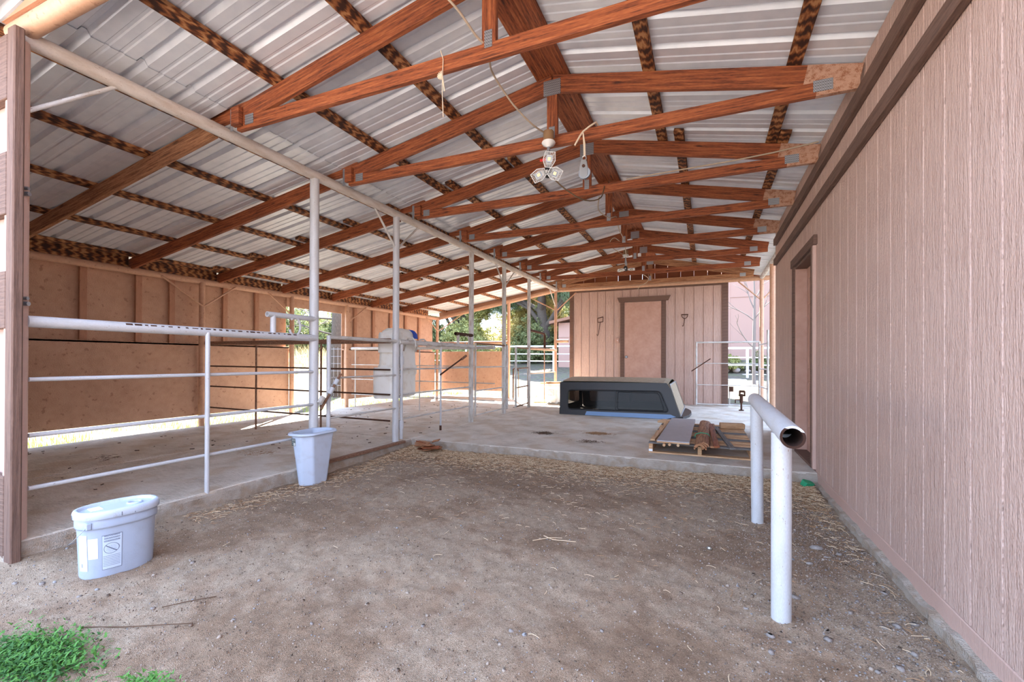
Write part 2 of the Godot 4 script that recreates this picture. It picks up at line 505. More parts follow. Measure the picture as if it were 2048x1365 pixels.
	M.shell_blue = mat(c8(124, 160, 206), 0.45)
	M.overspray = mat(Color.WHITE, 0.75, 0.0, paint(func(x: int, y: int) -> Color:
		var g := nz(NB, x, y) * 0.5 + nz(ND, x, y) * 0.5
		return c8(134, 78, 48).lerp(c8(186, 146, 124), clampf((g - 0.26) * 4.0, 0.0, 1.0))), Vector3(1.2, 1.2, 1), grain_n, 0.4)
	M.shell_in = mat(c8(120, 120, 92), 0.9)
	var gl := mat(Color(0.05, 0.052, 0.048, 0.84), 0.06)
	gl.metallic_specular = 0.25
	gl.transparency = BaseMaterial3D.TRANSPARENCY_ALPHA
	M.tint = gl
	M.board_top = mat(Color.WHITE, 0.45, 0.0, paint(func(x: int, y: int) -> Color: return ramp(nz(NC, x, y) * 0.3 + nz(NB, x, y) * 0.4 + nz(NA, x, y) * 0.3, [c8(158, 156, 160), c8(172, 170, 174), c8(186, 184, 186)])), Vector3(1, 1, 1))
	M.far_wall = mat(c8(158, 128, 116), 0.8)
	M.far_brown = mat(c8(122, 88, 70), 0.8)

# ---------- shapes of the place ----------
const RX := -1.16          # ridge
const DT := 1.1735         # truss spacing
const D1 := 2.3625         # the first truss inside the front frame

func chord_top(x: float) -> float:       # top of truss chords and rafters
	if x < -3.45: return 2.905 + 0.16 * (x + 3.5)
	if x < RX: return 3.345 - 0.19 * (RX - x)
	return 3.345 - 0.21 * (x - RX)

func slope_at(x: float) -> float:
	if x < -3.45: return 0.16
	return 0.19 if x < RX else -0.21

func rebase(o: Node3D, at: Vector3) -> void:
	o.position += at
	for c in o.get_children(): c.position -= at

func sheet_mesh(xa: float, xb: float) -> ArrayMesh:
	# one ribbed roof sheet 0.914 m wide, running down the slope from xa to xb; local D from 0
	var prof := []
	for k in 3:
		var o := k * 0.3048
		prof.append_array([Vector2(o, 0.032), Vector2(o + 0.012, 0.032), Vector2(o + 0.032, 0.0), Vector2(o + 0.098, 0.0), Vector2(o + 0.106, 0.006), Vector2(o + 0.122, 0.006), Vector2(o + 0.130, 0.0), Vector2(o + 0.175, 0.0), Vector2(o + 0.183, 0.006), Vector2(o + 0.199, 0.006), Vector2(o + 0.207, 0.0), Vector2(o + 0.2728, 0.0), Vector2(o + 0.2928, 0.032)])
	prof.append_array([Vector2(0.9144, 0.032), Vector2(0.9264, 0.0335)])
	var m := MB.new()
	var ya := chord_top(xa + signf(xb - xa) * 0.001) + 0.038
	var yb := chord_top(xb - signf(xb - xa) * 0.001) + 0.038
	var ln := Vector2(xb - xa, yb - ya).length()
	for i in prof.size() - 1:
		var p0: Vector2 = prof[i]
		var p1: Vector2 = prof[i + 1]
		for lay in [0.0, 0.0014]:
			var out := Vector3.DOWN if lay == 0.0 else Vector3.UP
			m.quad(P(xa, ya + p0.y + lay, p0.x), P(xa, ya + p1.y + lay, p1.x), P(xb, yb + p1.y + lay, p1.x), P(xb, yb + p0.y + lay, p0.x), out, Vector2(0, p0.x), Vector2(0, p1.x), Vector2(ln, p1.x), Vector2(ln, p0.x))
		for e in [[xa, ya, -1.0], [xb, yb, 1.0]]:
			m.quad(P(e[0], e[1] + p0.y, p0.x), P(e[0], e[1] + p1.y, p1.x), P(e[0], e[1] + p1.y + 0.0014, p1.x), P(e[0], e[1] + p0.y + 0.0014, p0.x), Vector3(signf(xb - xa) * e[2], 0, 0))
	return m.mesh()

func build_roof() -> void:
	var roof := setting("ceiling", "ribbed galvanised metal roof seen from below over the timber trusses")
	var meshes := [sheet_mesh(RX - 0.02, -3.56), sheet_mesh(-3.42, -7.42), sheet_mesh(RX + 0.02, 1.35)]
	for me in meshes:
		for i in 12: inst(me, "metal_sheet", M.roof, roof, Transform3D(Basis.IDENTITY, Vector3(0, 0.0 if me != meshes[1] else -0.002, -(0.86 + i * 0.9144))))
	var cap := MB.new()
	cap.beam(P(RX - 0.09, 3.415, 0.8), P(RX - 0.09, 3.415, 11.9), 0.2, 0.004, Vector3(-0.19, 1, 0).normalized(), 0.0)
	cap.beam(P(RX + 0.09, 3.412, 0.8), P(RX + 0.09, 3.412, 11.9), 0.2, 0.004, Vector3(0.21, 1, 0).normalized(), 0.0)
	part(cap, "ridge_cap", M.roof, roof)

func build_truss(d: float, timber: Material, label: String, painted := true) -> void:
	var t := thing("roof_truss", label, "truss", Vector3.ZERO, "timber roof trusses")
	var hgt := 0.14
	for s in [[RX, -3.34], [RX, 0.905]]:
		var xa: float = s[0]
		var xb: float = s[1]
		var ya := chord_top(xa) - 0.072
		var yb := chord_top(xb) - 0.072
		beam("top_chord", timber, t, P(xa, ya, d), P(xb, yb, d), 0.038, hgt)
	beam("bottom_chord", timber, t, P(-3.30, 2.80, d), P(0.9, 2.80, d), 0.041, 0.092)
	beam("king_post", timber, t, P(RX, 2.84, d), P(RX, 3.215, d), 0.038, 0.089, Vector3.RIGHT)
	var f := d - 0.0225
	for q in [[RX, 3.235, 0.145, 0.125], [RX, 2.865, 0.05, 0.10], [-3.16, 2.815, 0.09, 0.075], [0.70, 2.815, 0.11, 0.075]]:
		box("nail_plate", M.nail_plate, t, P(q[0], q[1], f), Vector3(q[2], q[3], 0.004), 0.001)
	box("cleat", timber, t, P(-3.27, 2.845, d - 0.041), Vector3(0.085, 0.14, 0.038))
	beam("splice", timber, t, P(-3.70, 2.915, d + 0.0395), P(-3.22, 2.945, d + 0.0395), 0.038, 0.10)
	box("strap", M.galv, t, P(-3.355, 2.845, d - 0.0215), Vector3(0.03, 0.17, 0.003), 0.001)
	if painted:
		# paint oversprayed from the wall on to the ends of the chords
		var m := newmb()
		m.beam(P(0.66, 2.80, d), P(0.902, 2.80, d), 0.0424, 0.0934)
		part(m, "painted_end", M.overspray, t)
		m = newmb()
		m.beam(P(0.60, chord_top(0.60) - 0.072, d), P(0.907, chord_top(0.907) - 0.072, d), 0.0394, hgt + 0.0014)
		part(m, "painted_end", M.overspray, t)
	rebase(t, P(RX, 2.755, d))

func build_frame_timber() -> void:
	var which := ["with the twine bow tied round its bottom chord", "carrying the LED shop light and pulley block", "with the pale cable on its chord", "first beyond the one with the pale cable", "second beyond the one with the pale cable", "beside the folded-wing shop light", "next to the pale dusty truss", ""]
	for i in 8:
		var d := D1 + DT * i
		if i == 7: build_truss(d, M.dusty, "pale dusty timber truss hanging just in front of the far shed wall", false)
		else: build_truss(d, M.red, "reddish-brown timber truss " + which[i], i < 5)
		if i == 7: continue
		var xs := [-3.58, -7.2]
		var r := newmb()
		r.beam(P(xs[0], chord_top(-3.58) + 0.012 - 0.072, d), P(xs[1], chord_top(-7.2) - 0.072, d), 0.038, 0.14)
		var lab: String = "reddish-brown lean-to rafter in line with the truss " + which[i]
		if i == 0: lab = "weathered lean-to rafter with bark stains and blackened patches beside the front post"
		var o := part(r, "rafter", M.dusty if i == 0 else M.red, self)
		tag(o, lab, "rafter", "" if i == 0 else "lean-to rafters")
		rebase_mesh(o, P(-5.3, chord_top(-5.3) - 0.14, d))
	# blocking between the rafter tails over the low wall
	for i in 8:
		var d := D1 + DT * (i - 1)
		var o := beam("eave_block", M.burn, self, P(-7.06, 2.295, d + 0.025), P(-7.06, 2.295, d + DT - 0.025), 0.038, 0.155)
		tag(o, "dark stained block between rafter tails on top of the tan wall pipe", "block", "eave blocks on the low wall")
	# purlins lie flat on the rafters, the second run lapped beside the first
	var runs := []
	for x in [-3.72, -4.44, -5.30, -6.15, -6.93, -2.88, -2.07, -0.40, 0.54]: runs.append([x, 1.05, 4.95, 0.089])
	for x in [-3.62, -4.27, -5.11, -6.03, -6.82, -2.74, -1.95, -0.24, 0.63]: runs.append([x, 4.5, 11.25, 0.089])
	for x in [RX - 0.07, RX + 0.07]: runs.append([x, 1.05, 6.1, 0.138]); runs.append([x, 6.105, 11.25, 0.138])
	for x in [-4.30, -5.2]: runs.append([x - 0.11, 7.0, 7.7, 0.089])
	for q in runs:
		var x: float = q[0]
		var s := slope_at(x)
		var up := Vector3(-s, 1, 0).normalized()
		var m := newmb()
		var y := chord_top(x) + 0.0185
		m.beam(P(x, y, q[1]), P(x, y, q[2]), q[3], 0.036, up)
		var ridge: bool = absf(x - RX) < 0.13
		var o := part(m, "purlin", M.red if ridge else M.burn, self)
		var slope := "on the siding-wall slope" if x > RX else ("on the main slope above the aisle" if x > -3.45 else "over the stalls")
		var run := "near run" if q[1] < 2.0 else ("short lapped piece" if q[2] < 8.0 else "far run")
		var far_from := 1
		for r in runs:
			if r[1] == q[1] and absf(r[0] - RX) > 0.13 and signf(r[0] - RX) == signf(x - RX) and absf(r[0] - RX) < absf(x - RX) - 0.001: far_from += 1
		var nth: String = ["", "first", "second", "third", "fourth", "fifth", "sixth", "seventh", "eighth"][mini(far_from, 8)]
		tag(o, ("wide ridge board, " + run + ", " + slope + " side of the peak").replace("on the ", "") if ridge else "tiger-striped purlin, " + run + ", " + nth + " below the ridge " + slope, "purlin", "ridge boards" if ridge else "roof purlins")
		rebase_mesh(o, P(x, y - 0.02, q[1]))

func rebase_mesh(o: MeshInstance3D, at: Vector3) -> void:
	# moves a mesh's own origin to at without moving the mesh
	var arr := o.mesh.surface_get_arrays(0)
	var vs: PackedVector3Array = arr[Mesh.ARRAY_VERTEX]
	for i in vs.size(): vs[i] -= at
	arr[Mesh.ARRAY_VERTEX] = vs
	var am := ArrayMesh.new()
	am.add_surface_from_arrays(Mesh.PRIMITIVE_TRIANGLES, arr)
	o.mesh = am
	o.position += at

func slab_box(parent: Node, x0: float, x1: float, d0: float, d1: float) -> void:
	var m := newmb()
	m.bx(P((x0 + x1) / 2, -0.15, (d0 + d1) / 2), Vector3(x1 - x0 - 0.008, 0.30, d1 - d0 - 0.008), Basis.IDENTITY, 0.012)
	part(m, "slab_section", M.concrete, parent)

func build_floor() -> void:
	var fl := setting("floor", "dusty brushed concrete slab running under the stalls and up to the shed")
	slab_box(fl, -3.46, 0.935, 4.82, 8.75)
	slab_box(fl, -3.46, 1.30, 8.75, 11.25)
	slab_box(fl, 0.935, 1.30, 7.45, 8.75)
	slab_box(fl, -5.20, -3.46, 1.18, 4.82)
	slab_box(fl, -7.0, -5.20, 1.18, 4.82)
	slab_box(fl, -5.20, -3.46, 4.82, 8.75)
	slab_box(fl, -7.0, -5.20, 4.82, 8.75)
	slab_box(fl, -7.0, -3.46, 8.75, 11.25)
	# rough poured face of the slab's edge, with a chipped lip
	var m := newmb()
	var f := FastNoiseLite.new()
	f.seed = 5
	f.frequency = 3.0
	var edge := func(a: Vector3, b: Vector3, out: Vector3) -> void:
		var n := int(a.distance_to(b) / 0.05)
		var rows := []
		for k in 5:
			var row := []
			for i in n + 1:
				var q := a.lerp(b, float(i) / n)
				var y := [-0.006, -0.03, -0.07, -0.11, -0.2][k] as float
				var push := [-0.002, 0.010, 0.016, 0.020, 0.03][k] as float
				var w := f.get_noise_3d(q.x * 2, y * 14, q.z * 2) * 0.012
				row.append(Vector3(q.x, y, q.z) + out * (push + w))
			rows.append(row)
		for k in 4:
			for i in n: m.quad(rows[k][i], rows[k][i + 1], rows[k + 1][i + 1], rows[k + 1][i], out + Vector3.UP * 0.2)
	edge.call(P(-3.45, 0, 4.824), P(0.93, 0, 4.824), Vector3(0, 0, 1))
	edge.call(P(-3.464, 0, 1.19), P(-3.464, 0, 4.81), Vector3(1, 0, 0))
	edge.call(P(-6.9, 0, 1.184), P(-3.47, 0, 1.184), Vector3(0, 0, 1))
	part(m, "slab_edge", M.concrete_edge, fl)
	# steel angle let into the slab's corner under the gate
	beam("edge_angle", M.rust, fl, P(-3.455, -0.01, 3.4), P(-3.455, -0.01, 4.66), 0.05, 0.03)

func siding_board(h: float, w := 0.1985) -> ArrayMesh:
	# one face of grooved plywood siding between two grooves; stands in the plane x = 0, facing -x, z along the wall
	var m := MB.new()
	var b := 0.004
	var prof := [Vector2(-w / 2, 0.010), Vector2(-w / 2 + b, 0.0), Vector2(w / 2 - b, 0.0), Vector2(w / 2, 0.010)]
	for i in 3:
		var p0: Vector2 = prof[i]
		var p1: Vector2 = prof[i + 1]
		m.quad(Vector3(p0.y, 0, p0.x), Vector3(p1.y, 0, p1.x), Vector3(p1.y, h, p1.x), Vector3(p0.y, h, p0.x), Vector3(-1, 0, 0) + Vector3(0, 0, p0.x + p1.x), Vector2(p0.x, 0), Vector2(p1.x, 0), Vector2(p1.x, h), Vector2(p0.x, h))
	m.quad(Vector3(0.010, 0, -w / 2), Vector3(0.010, 0, w / 2), Vector3(0, 0, w / 2 - b), Vector3(0, 0, -w / 2 + b), Vector3.DOWN)
	m.quad(Vector3(0.010, h, -w / 2), Vector3(0.010, h, w / 2), Vector3(0, h, w / 2 - b), Vector3(0, h, -w / 2 + b), Vector3.UP)
	return m.mesh()

func shift_uv(me: ArrayMesh, by: Vector2) -> ArrayMesh:
	var arr := me.surface_get_arrays(0)
	var ts: PackedVector2Array = arr[Mesh.ARRAY_TEX_UV]
	for i in ts.size(): ts[i] += by
	arr[Mesh.ARRAY_TEX_UV] = ts
	var am := ArrayMesh.new()
	am.add_surface_from_arrays(Mesh.PRIMITIVE_TRIANGLES, arr)
	return am

const WX := 0.925
func build_right_wall() -> void:
	var w := setting("wall_right", "pinkish-tan grooved plywood siding wall of the building beside the barn")
	# core behind the siding, open at the doorway
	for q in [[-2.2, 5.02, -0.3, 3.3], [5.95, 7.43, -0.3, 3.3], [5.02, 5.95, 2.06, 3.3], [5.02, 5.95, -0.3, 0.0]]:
		box("groove_backing", M.groove_light, w, P(WX + 0.012 + 0.07, (q[2] + q[3]) / 2, (q[0] + q[1]) / 2), Vector3(0.14, q[3] - q[2], q[1] - q[0]), 0.0)
	box("corner_face", M.siding, w, P(WX + 0.5, 1.4, 7.435), Vector3(1.0, 3.2, 0.02), 0.0)
	var full := []
	for k in 6: full.append(shift_uv(siding_board(2.94), Vector2(rng.randf(), rng.randf() * 2)))
	var d := 2.067 - 0.2032 * 21
	var i := 0
	while d < 7.4:
		var c := d + 0.1016
		if c < 5.0 or c > 5.97: inst(full[(i * 5) % 6], "siding_board", M.siding, w, Transform3D(Basis.IDENTITY, P(WX, 0.0, c)))
		else: inst(shift_uv(siding_board(0.86), Vector2(rng.randf(), rng.randf() * 2)), "siding_board", M.siding, w, Transform3D(Basis.IDENTITY, P(WX, 2.08, c)))
		d += 0.2032
		i += 1
	box("footing", M.siding_paint, w, P(WX + 0.075, -0.065, 2.6), Vector3(0.16, 0.128, 9.6), 0.004)
	# the rough lip of the footing's concrete
	var m := newmb()
	var f := FastNoiseLite.new()
	f.seed = 9
	f.frequency = 2.2
	for k in 130:
		var z0 := -2.0 + k * 0.053
		var z1 := z0 + 0.053
		var a := 0.022 + f.get_noise_1d(z0 * 3) * 0.022
		var b := 0.022 + f.get_noise_1d(z1 * 3) * 0.022
		var ya := -0.075 + f.get_noise_1d(z0 * 2 + 40) * 0.02
		var yb := -0.075 + f.get_noise_1d(z1 * 2 + 40) * 0.02
		m.quad(P(WX, ya, z0), P(WX, yb, z1), P(WX - b - 0.01, yb - 0.012, z1), P(WX - a - 0.01, ya - 0.012, z0), Vector3.UP)
		m.quad(P(WX - a - 0.01, ya - 0.012, z0), P(WX - b - 0.01, yb - 0.012, z1), P(WX - b - 0.015, -0.22, z1), P(WX - a - 0.015, -0.22, z0), Vector3.LEFT)
	part(m, "footing_lip", M.concrete_edge, w)
	for q in [["trim_1", 2.705, 0.09, "brown board along the top of the siding wall under the truss ends"], ["trim_2", 2.418, 0.086, "brown horizontal board on the siding wall below the truss bearing board"]]:
		var tr := setting(q[0], q[3], Vector3.ZERO, "trim")
		for k in 3: beam("board", M.brown, tr, P(WX - 0.022, q[1], -2.2 + k * 3.21), P(WX - 0.022, q[1], -2.2 + k * 3.21 + 3.206), 0.042, q[2], Vector3.UP, 0.004)
	# doorway: jambs, panelled door set back, brown trim
	var dr := setting("door_1", "tan panelled door set back in the siding wall, framed in brown", Vector3.ZERO, "door")
	box("jamb", M.door, dr, P(WX + 0.07, 1.04, 5.94), Vector3(0.15, 2.08, 0.03))
	box("jamb", M.door, dr, P(WX + 0.07, 1.04, 5.035), Vector3(0.15, 2.08, 0.03))
	box("head_jamb", M.brown, dr, P(WX + 0.07, 2.055, 5.485), Vector3(0.15, 0.03, 0.88))
	box("sill", M.brown, dr, P(WX + 0.06, 0.012, 5.485), Vector3(0.15, 0.024, 0.88))
	var leaf := box("door_leaf", M.door, dr, P(WX + 0.125, 1.03, 5.485), Vector3(0.04, 2.02, 0.86))
	for py in [[0.28, 0.78], [0.92, 1.52], [1.64, 1.92]]:
		for pd in [5.28, 5.69]:
			var fr := newmb()
			for e in [[0.0, 1.0], [0.0, -1.0]]: fr.bx(P(WX + 0.102, (py[0] + py[1]) / 2 + e[1] * (py[1] - py[0]) / 2, pd), Vector3(0.008, 0.02, 0.30))
			for e in [-1.0, 1.0]: fr.bx(P(WX + 0.102, (py[0] + py[1]) / 2, pd + e * 0.14), Vector3(0.008, py[1] - py[0], 0.02))
			part(fr, "panel_moulding", M.door, leaf)
	box("casing", M.brown, dr, P(WX - 0.012, 1.09, 5.985), Vector3(0.024, 2.14, 0.085))
	box("casing", M.brown, dr, P(WX - 0.012, 1.09, 4.985), Vector3(0.024, 2.14, 0.085))
	box("casing", M.siding_paint, dr, P(WX - 0.014, 1.07, 4.915), Vector3(0.028, 2.10, 0.05))
	box("head_casing", M.brown, dr, P(WX - 0.016, 2.115, 5.46), Vector3(0.032, 0.09, 1.22))

func build_center_frame() -> void:
	var t := thing("barn_pipework", "long white pipe header on tall white posts between aisle and stalls", "pipework")
	var x := -3.52
	pipe("header", M.header_pipe, t, P(x, 2.806, 1.2), P(x, 2.806, 11.14), 0.047, 20)
	for q in [[1.225, 0.047, "w"], [3.30, 0.043, "w"], [4.57, 0.040, "w"], [6.52, 0.040, "x"], [7.82, 0.040, "x"], [9.13, 0.036, "x"], [11.02, 0.036, "t"]]:
		var mm: Material = M.white_pipe if q[2] == "w" else (M.worn_pipe if q[2] == "x" else M.tan_pipe)
		if q[0] < 2.0: mm = M.siding_paint
		pipe("post", mm, t, P(x, -0.02 if q[0] > 2.0 else -0.16, q[0]), P(x, 2.77, q[0]), q[1], 18)
	for q in [[1.225, 2.37, 1.70], [4.57, 2.37, 4.15], [4.57, 2.37, 5.06], [7.82, 2.39, 7.42], [7.82, 2.39, 8.34], [11.02, 2.36, 10.5]]:
		pipe("brace", M.worn_pipe, t, P(x, q[1], q[0]), P(x, 2.79, q[2]), 0.013, 10)
	rebase(t, P(x, 0, 1.27))

func build_fences() -> void:
	var x := -3.5
	# stall front A
	var a := thing("stall_fence", "white pipe stall fence with chipped thick top rail beside the white bucket", "fence")
	var m := newmb()
	m.pipe(P(x, 1.215, 1.26), P(x, 1.215, 3.30), 0.033, 18)
	part(m, "top_rail", M.white_pipe, a)
	for y in [0.888, 0.572, 0.275]: pipe("rail", M.white_pipe, a, P(x, y, 1.27), P(x, y, 3.30), 0.0125, 12)
	pipe("upright", M.white_pipe, a, P(x + 0.02, -0.03, 2.25), P(x + 0.02, 1.21, 2.25), 0.0165, 14)
	m = newmb()
	m.hollow(P(x, 1.40, 2.77), P(x, 1.40, 3.29), 0.024, 0.018, 0.06, 16)
	part(m, "hand_rail", M.white_pipe, a)
	pipe("stub", M.white_pipe, a, P(x, 1.22, 2.83), P(x, 1.40, 2.83), 0.024, 14)
	horseshoe(a, P(x, 1.31, 3.05), M.white_pipe)
	var chips := newmb()
	for k in 26:
		var d := 1.72 + 0.052 * k + rng.randf() * 0.02
		chips.bx(P(x + 0.0268, 1.2335, d), Vector3(0.006 + rng.randf() * 0.008, 0.0026, 0.012 + rng.randf() * 0.034), Basis(Vector3(0, 0, 1), -0.97), 0.0008)
	part(chips, "paint_chip", M.dark_rust, a)
	rebase(a, P(x, 0, 1.27))
	# gate A
	var g := thing("stall_gate", "white pipe gate hinged beside the post near the scrap pile", "gate")
	pipe("stile", M.white_pipe, g, P(x, 0.06, 3.47), P(x, 1.25, 3.47), 0.021, 14)
	pipe("stile", M.white_pipe, g, P(x, 0.02, 4.655), P(x, 1.24, 4.655), 0.021, 14)
	pipe("rail", M.worn_pipe, g, P(x, 1.235, 3.47), P(x, 1.235, 4.655), 0.020, 14)
	pipe("rail", M.worn_pipe, g, P(x, 0.82, 3.48), P(x, 0.82, 4.655), 0.011, 10)
	pipe("rail", M.worn_pipe, g, P(x, 0.415, 3.48), P(x, 0.415, 4.655), 0.011, 10)
	for y in [1.0, 0.20]: pipe("hinge", M.white_pipe, g, P(x, y - 0.05, 4.655), P(x, y + 0.05, 4.655), 0.032, 14)
	var la := pipe("latch_bar", M.rust, g, P(x + 0.035, 0.52, 3.34), P(x + 0.035, 0.86, 3.60), 0.013, 10)
	pipe("latch_sleeve", M.white_pipe, la, P(x + 0.035, 0.66, 3.445), P(x + 0.035, 0.72, 3.49), 0.024, 12)
	pipe("latch_sleeve", M.white_pipe, la, P(x + 0.035, 0.75, 3.515), P(x + 0.035, 0.80, 3.553), 0.024, 12)
	rebase(g, P(x, 0, 4.655))
	var sl := MB.new()
	sl.hollow(P(x + 0.055, 0.58, 3.30), P(x + 0.055, 0.64, 3.345), 0.026, 0.02, 0.05, 14)
	var so := part(sl, "latch_socket", M.worn_pipe, self)
	tag(so, "short open pipe socket welded to the white post behind the wastebasket", "socket")
	rebase_mesh(so, P(x + 0.055, 0.58, 3.3))
	# stall front B
	var b := thing("stall_fence", "worn pipe stall fence that the white plastic tank hangs on", "fence")
	pipe("top_rail", M.worn_pipe, b, P(x, 1.23, 4.6), P(x, 1.23, 6.52), 0.033, 16)
	for y in [0.89, 0.575, 0.267]: pipe("rail", M.worn_pipe, b, P(x, y, 4.6), P(x, y, 6.52), 0.0115, 10)
	pipe("upright", M.white_pipe, b, P(x, 0.0, 5.57), P(x, 1.21, 5.57), 0.014, 12)
	pipe("foot", M.dark_rust, b, P(x, -0.005, 5.57), P(x, 0.07, 5.57), 0.017, 10)
	m = newmb()
	m.hollow(P(x, 1.41, 5.98), P(x, 1.41, 6.51), 0.026, 0.02, 0.06, 16)
	part(m, "hand_rail", M.dark_rust, b)
	pipe("stub", M.worn_pipe, b, P(x, 1.23, 6.06), P(x, 1.41, 6.06), 0.022, 12)
	horseshoe(b, P(x, 1.32, 6.32), M.worn_pipe)
	pipe("latch_bar", M.dark_rust, b, P(x + 0.04, 0.80, 5.50), P(x + 0.04, 1.07, 6.22), 0.012, 10)
	pipe("latch_sleeve", M.rust, b, P(x + 0.04, 1.02, 6.10), P(x + 0.04, 1.075, 6.24), 0.020, 10)
	rebase(b, P(x, 0, 4.6))
	# gate B and gate C
	var g2 := thing("stall_gate", "worn grey pipe gate in front of the tan end panel", "gate")
	pipe("stile", M.worn_pipe, g2, P(x, 0.08, 7.90), P(x, 1.29, 7.90), 0.030, 12)
	pipe("stile", M.worn_pipe, g2, P(x, 0.08, 6.63), P(x, 1.29, 6.63), 0.018, 12)
	for y in [1.285, 0.89, 0.50, 0.10]: pipe("rail", M.rust if y > 1.2 else M.worn_pipe, g2, P(x, y, 6.63), P(x, y, 7.92), 0.017 if y > 1.2 else 0.0115, 10)
	for y in [1.0, 0.2]: pipe("hinge", M.worn_pipe, g2, P(x, y - 0.06, 7.90), P(x, y + 0.06, 7.90), 0.036, 12)
	rebase(g2, P(x, 0, 7.9))
	var g3 := thing("stall_gate", "narrow worn pipe gate swung a little open next to the cooler", "gate")
	pipe("stile", M.worn_pipe, g3, P(-3.40, 0.09, 8.12), P(-3.40, 1.27, 8.12), 0.021, 12)
	pipe("stile", M.worn_pipe, g3, P(x, 0.05, 9.05), P(x, 1.27, 9.05), 0.021, 12)
	for y in [1.26, 0.85, 0.47, 0.10]: pipe("rail", M.rust, g3, P(-3.40, y, 8.12), P(x, y, 9.05), 0.0125, 10)
	rebase(g3, P(x, 0, 9.05))
	# the last bay, sunlit
	var c := thing("stall_fence", "sunlit tan pipe fence with raised loop behind the cooler", "fence")
	for y in [1.27, 0.72]: pipe("rail", M.tan_pipe, c, P(x, y, 9.15), P(x, y, 11.0), 0.03 if y > 1.0 else 0.011, 12)
	m = newmb()
	m.tube([P(x, 1.66, 9.15), P(x, 1.64, 10.05), P(x, 1.60, 10.12), P(x, 1.27, 10.12)], 0.028, 12)
	part(m, "loop", M.dark_rust, c)
	pipe("upright", M.tan_pipe, c, P(x, 0.0, 10.1), P(x, 1.25, 10.1), 0.013, 10)
	rebase(c, P(x, 0, 9.15))
	# dividers across the stalls
	for q in [[4.5, -7.0, -3.55, "brown weathered pipe divider across the stalls from the tan wall to the gate post", [-5.9, -4.67], M.rust], [7.5, -6.92, -3.56, "pale pipe divider across the stalls behind the hanging tank", [-6.82, -5.2], M.worn_pipe]]:
		var s := thing("stall_divider", q[3], "fence")
		var dd: float = q[0]
		pipe("top_rail", q[5], s, P(q[1], 1.245, dd), P(q[2], 1.24, dd), 0.031, 16)
		for y in [0.905, 0.60, 0.28]: pipe("rail", M.dark_rust if dd < 5.0 else M.worn_pipe, s, P(q[1], y, dd), P(q[2], y - 0.02, dd), 0.0105, 10)
		for xx in q[4]: pipe("upright", q[5], s, P(xx, 0.01, dd), P(xx, 1.23, dd), 0.0125, 10)
		rebase(s, P(q[1], 0, dd))

func horseshoe(parent: Node, c: Vector3, mt: Material) -> void:
	var pts := []
	for k in 15:
		var an := PI * 0.62 + TAU * 0.80 * k / 14.0
		pts.append(c + Vector3(0.01, cos(an) * 0.082, sin(an) * 0.062))
	var m := newmb()
	var rs := []
	for k in 15: rs.append(0.011)
	m.tube(pts, rs, 8)
	part(m, "horseshoe", mt, parent)

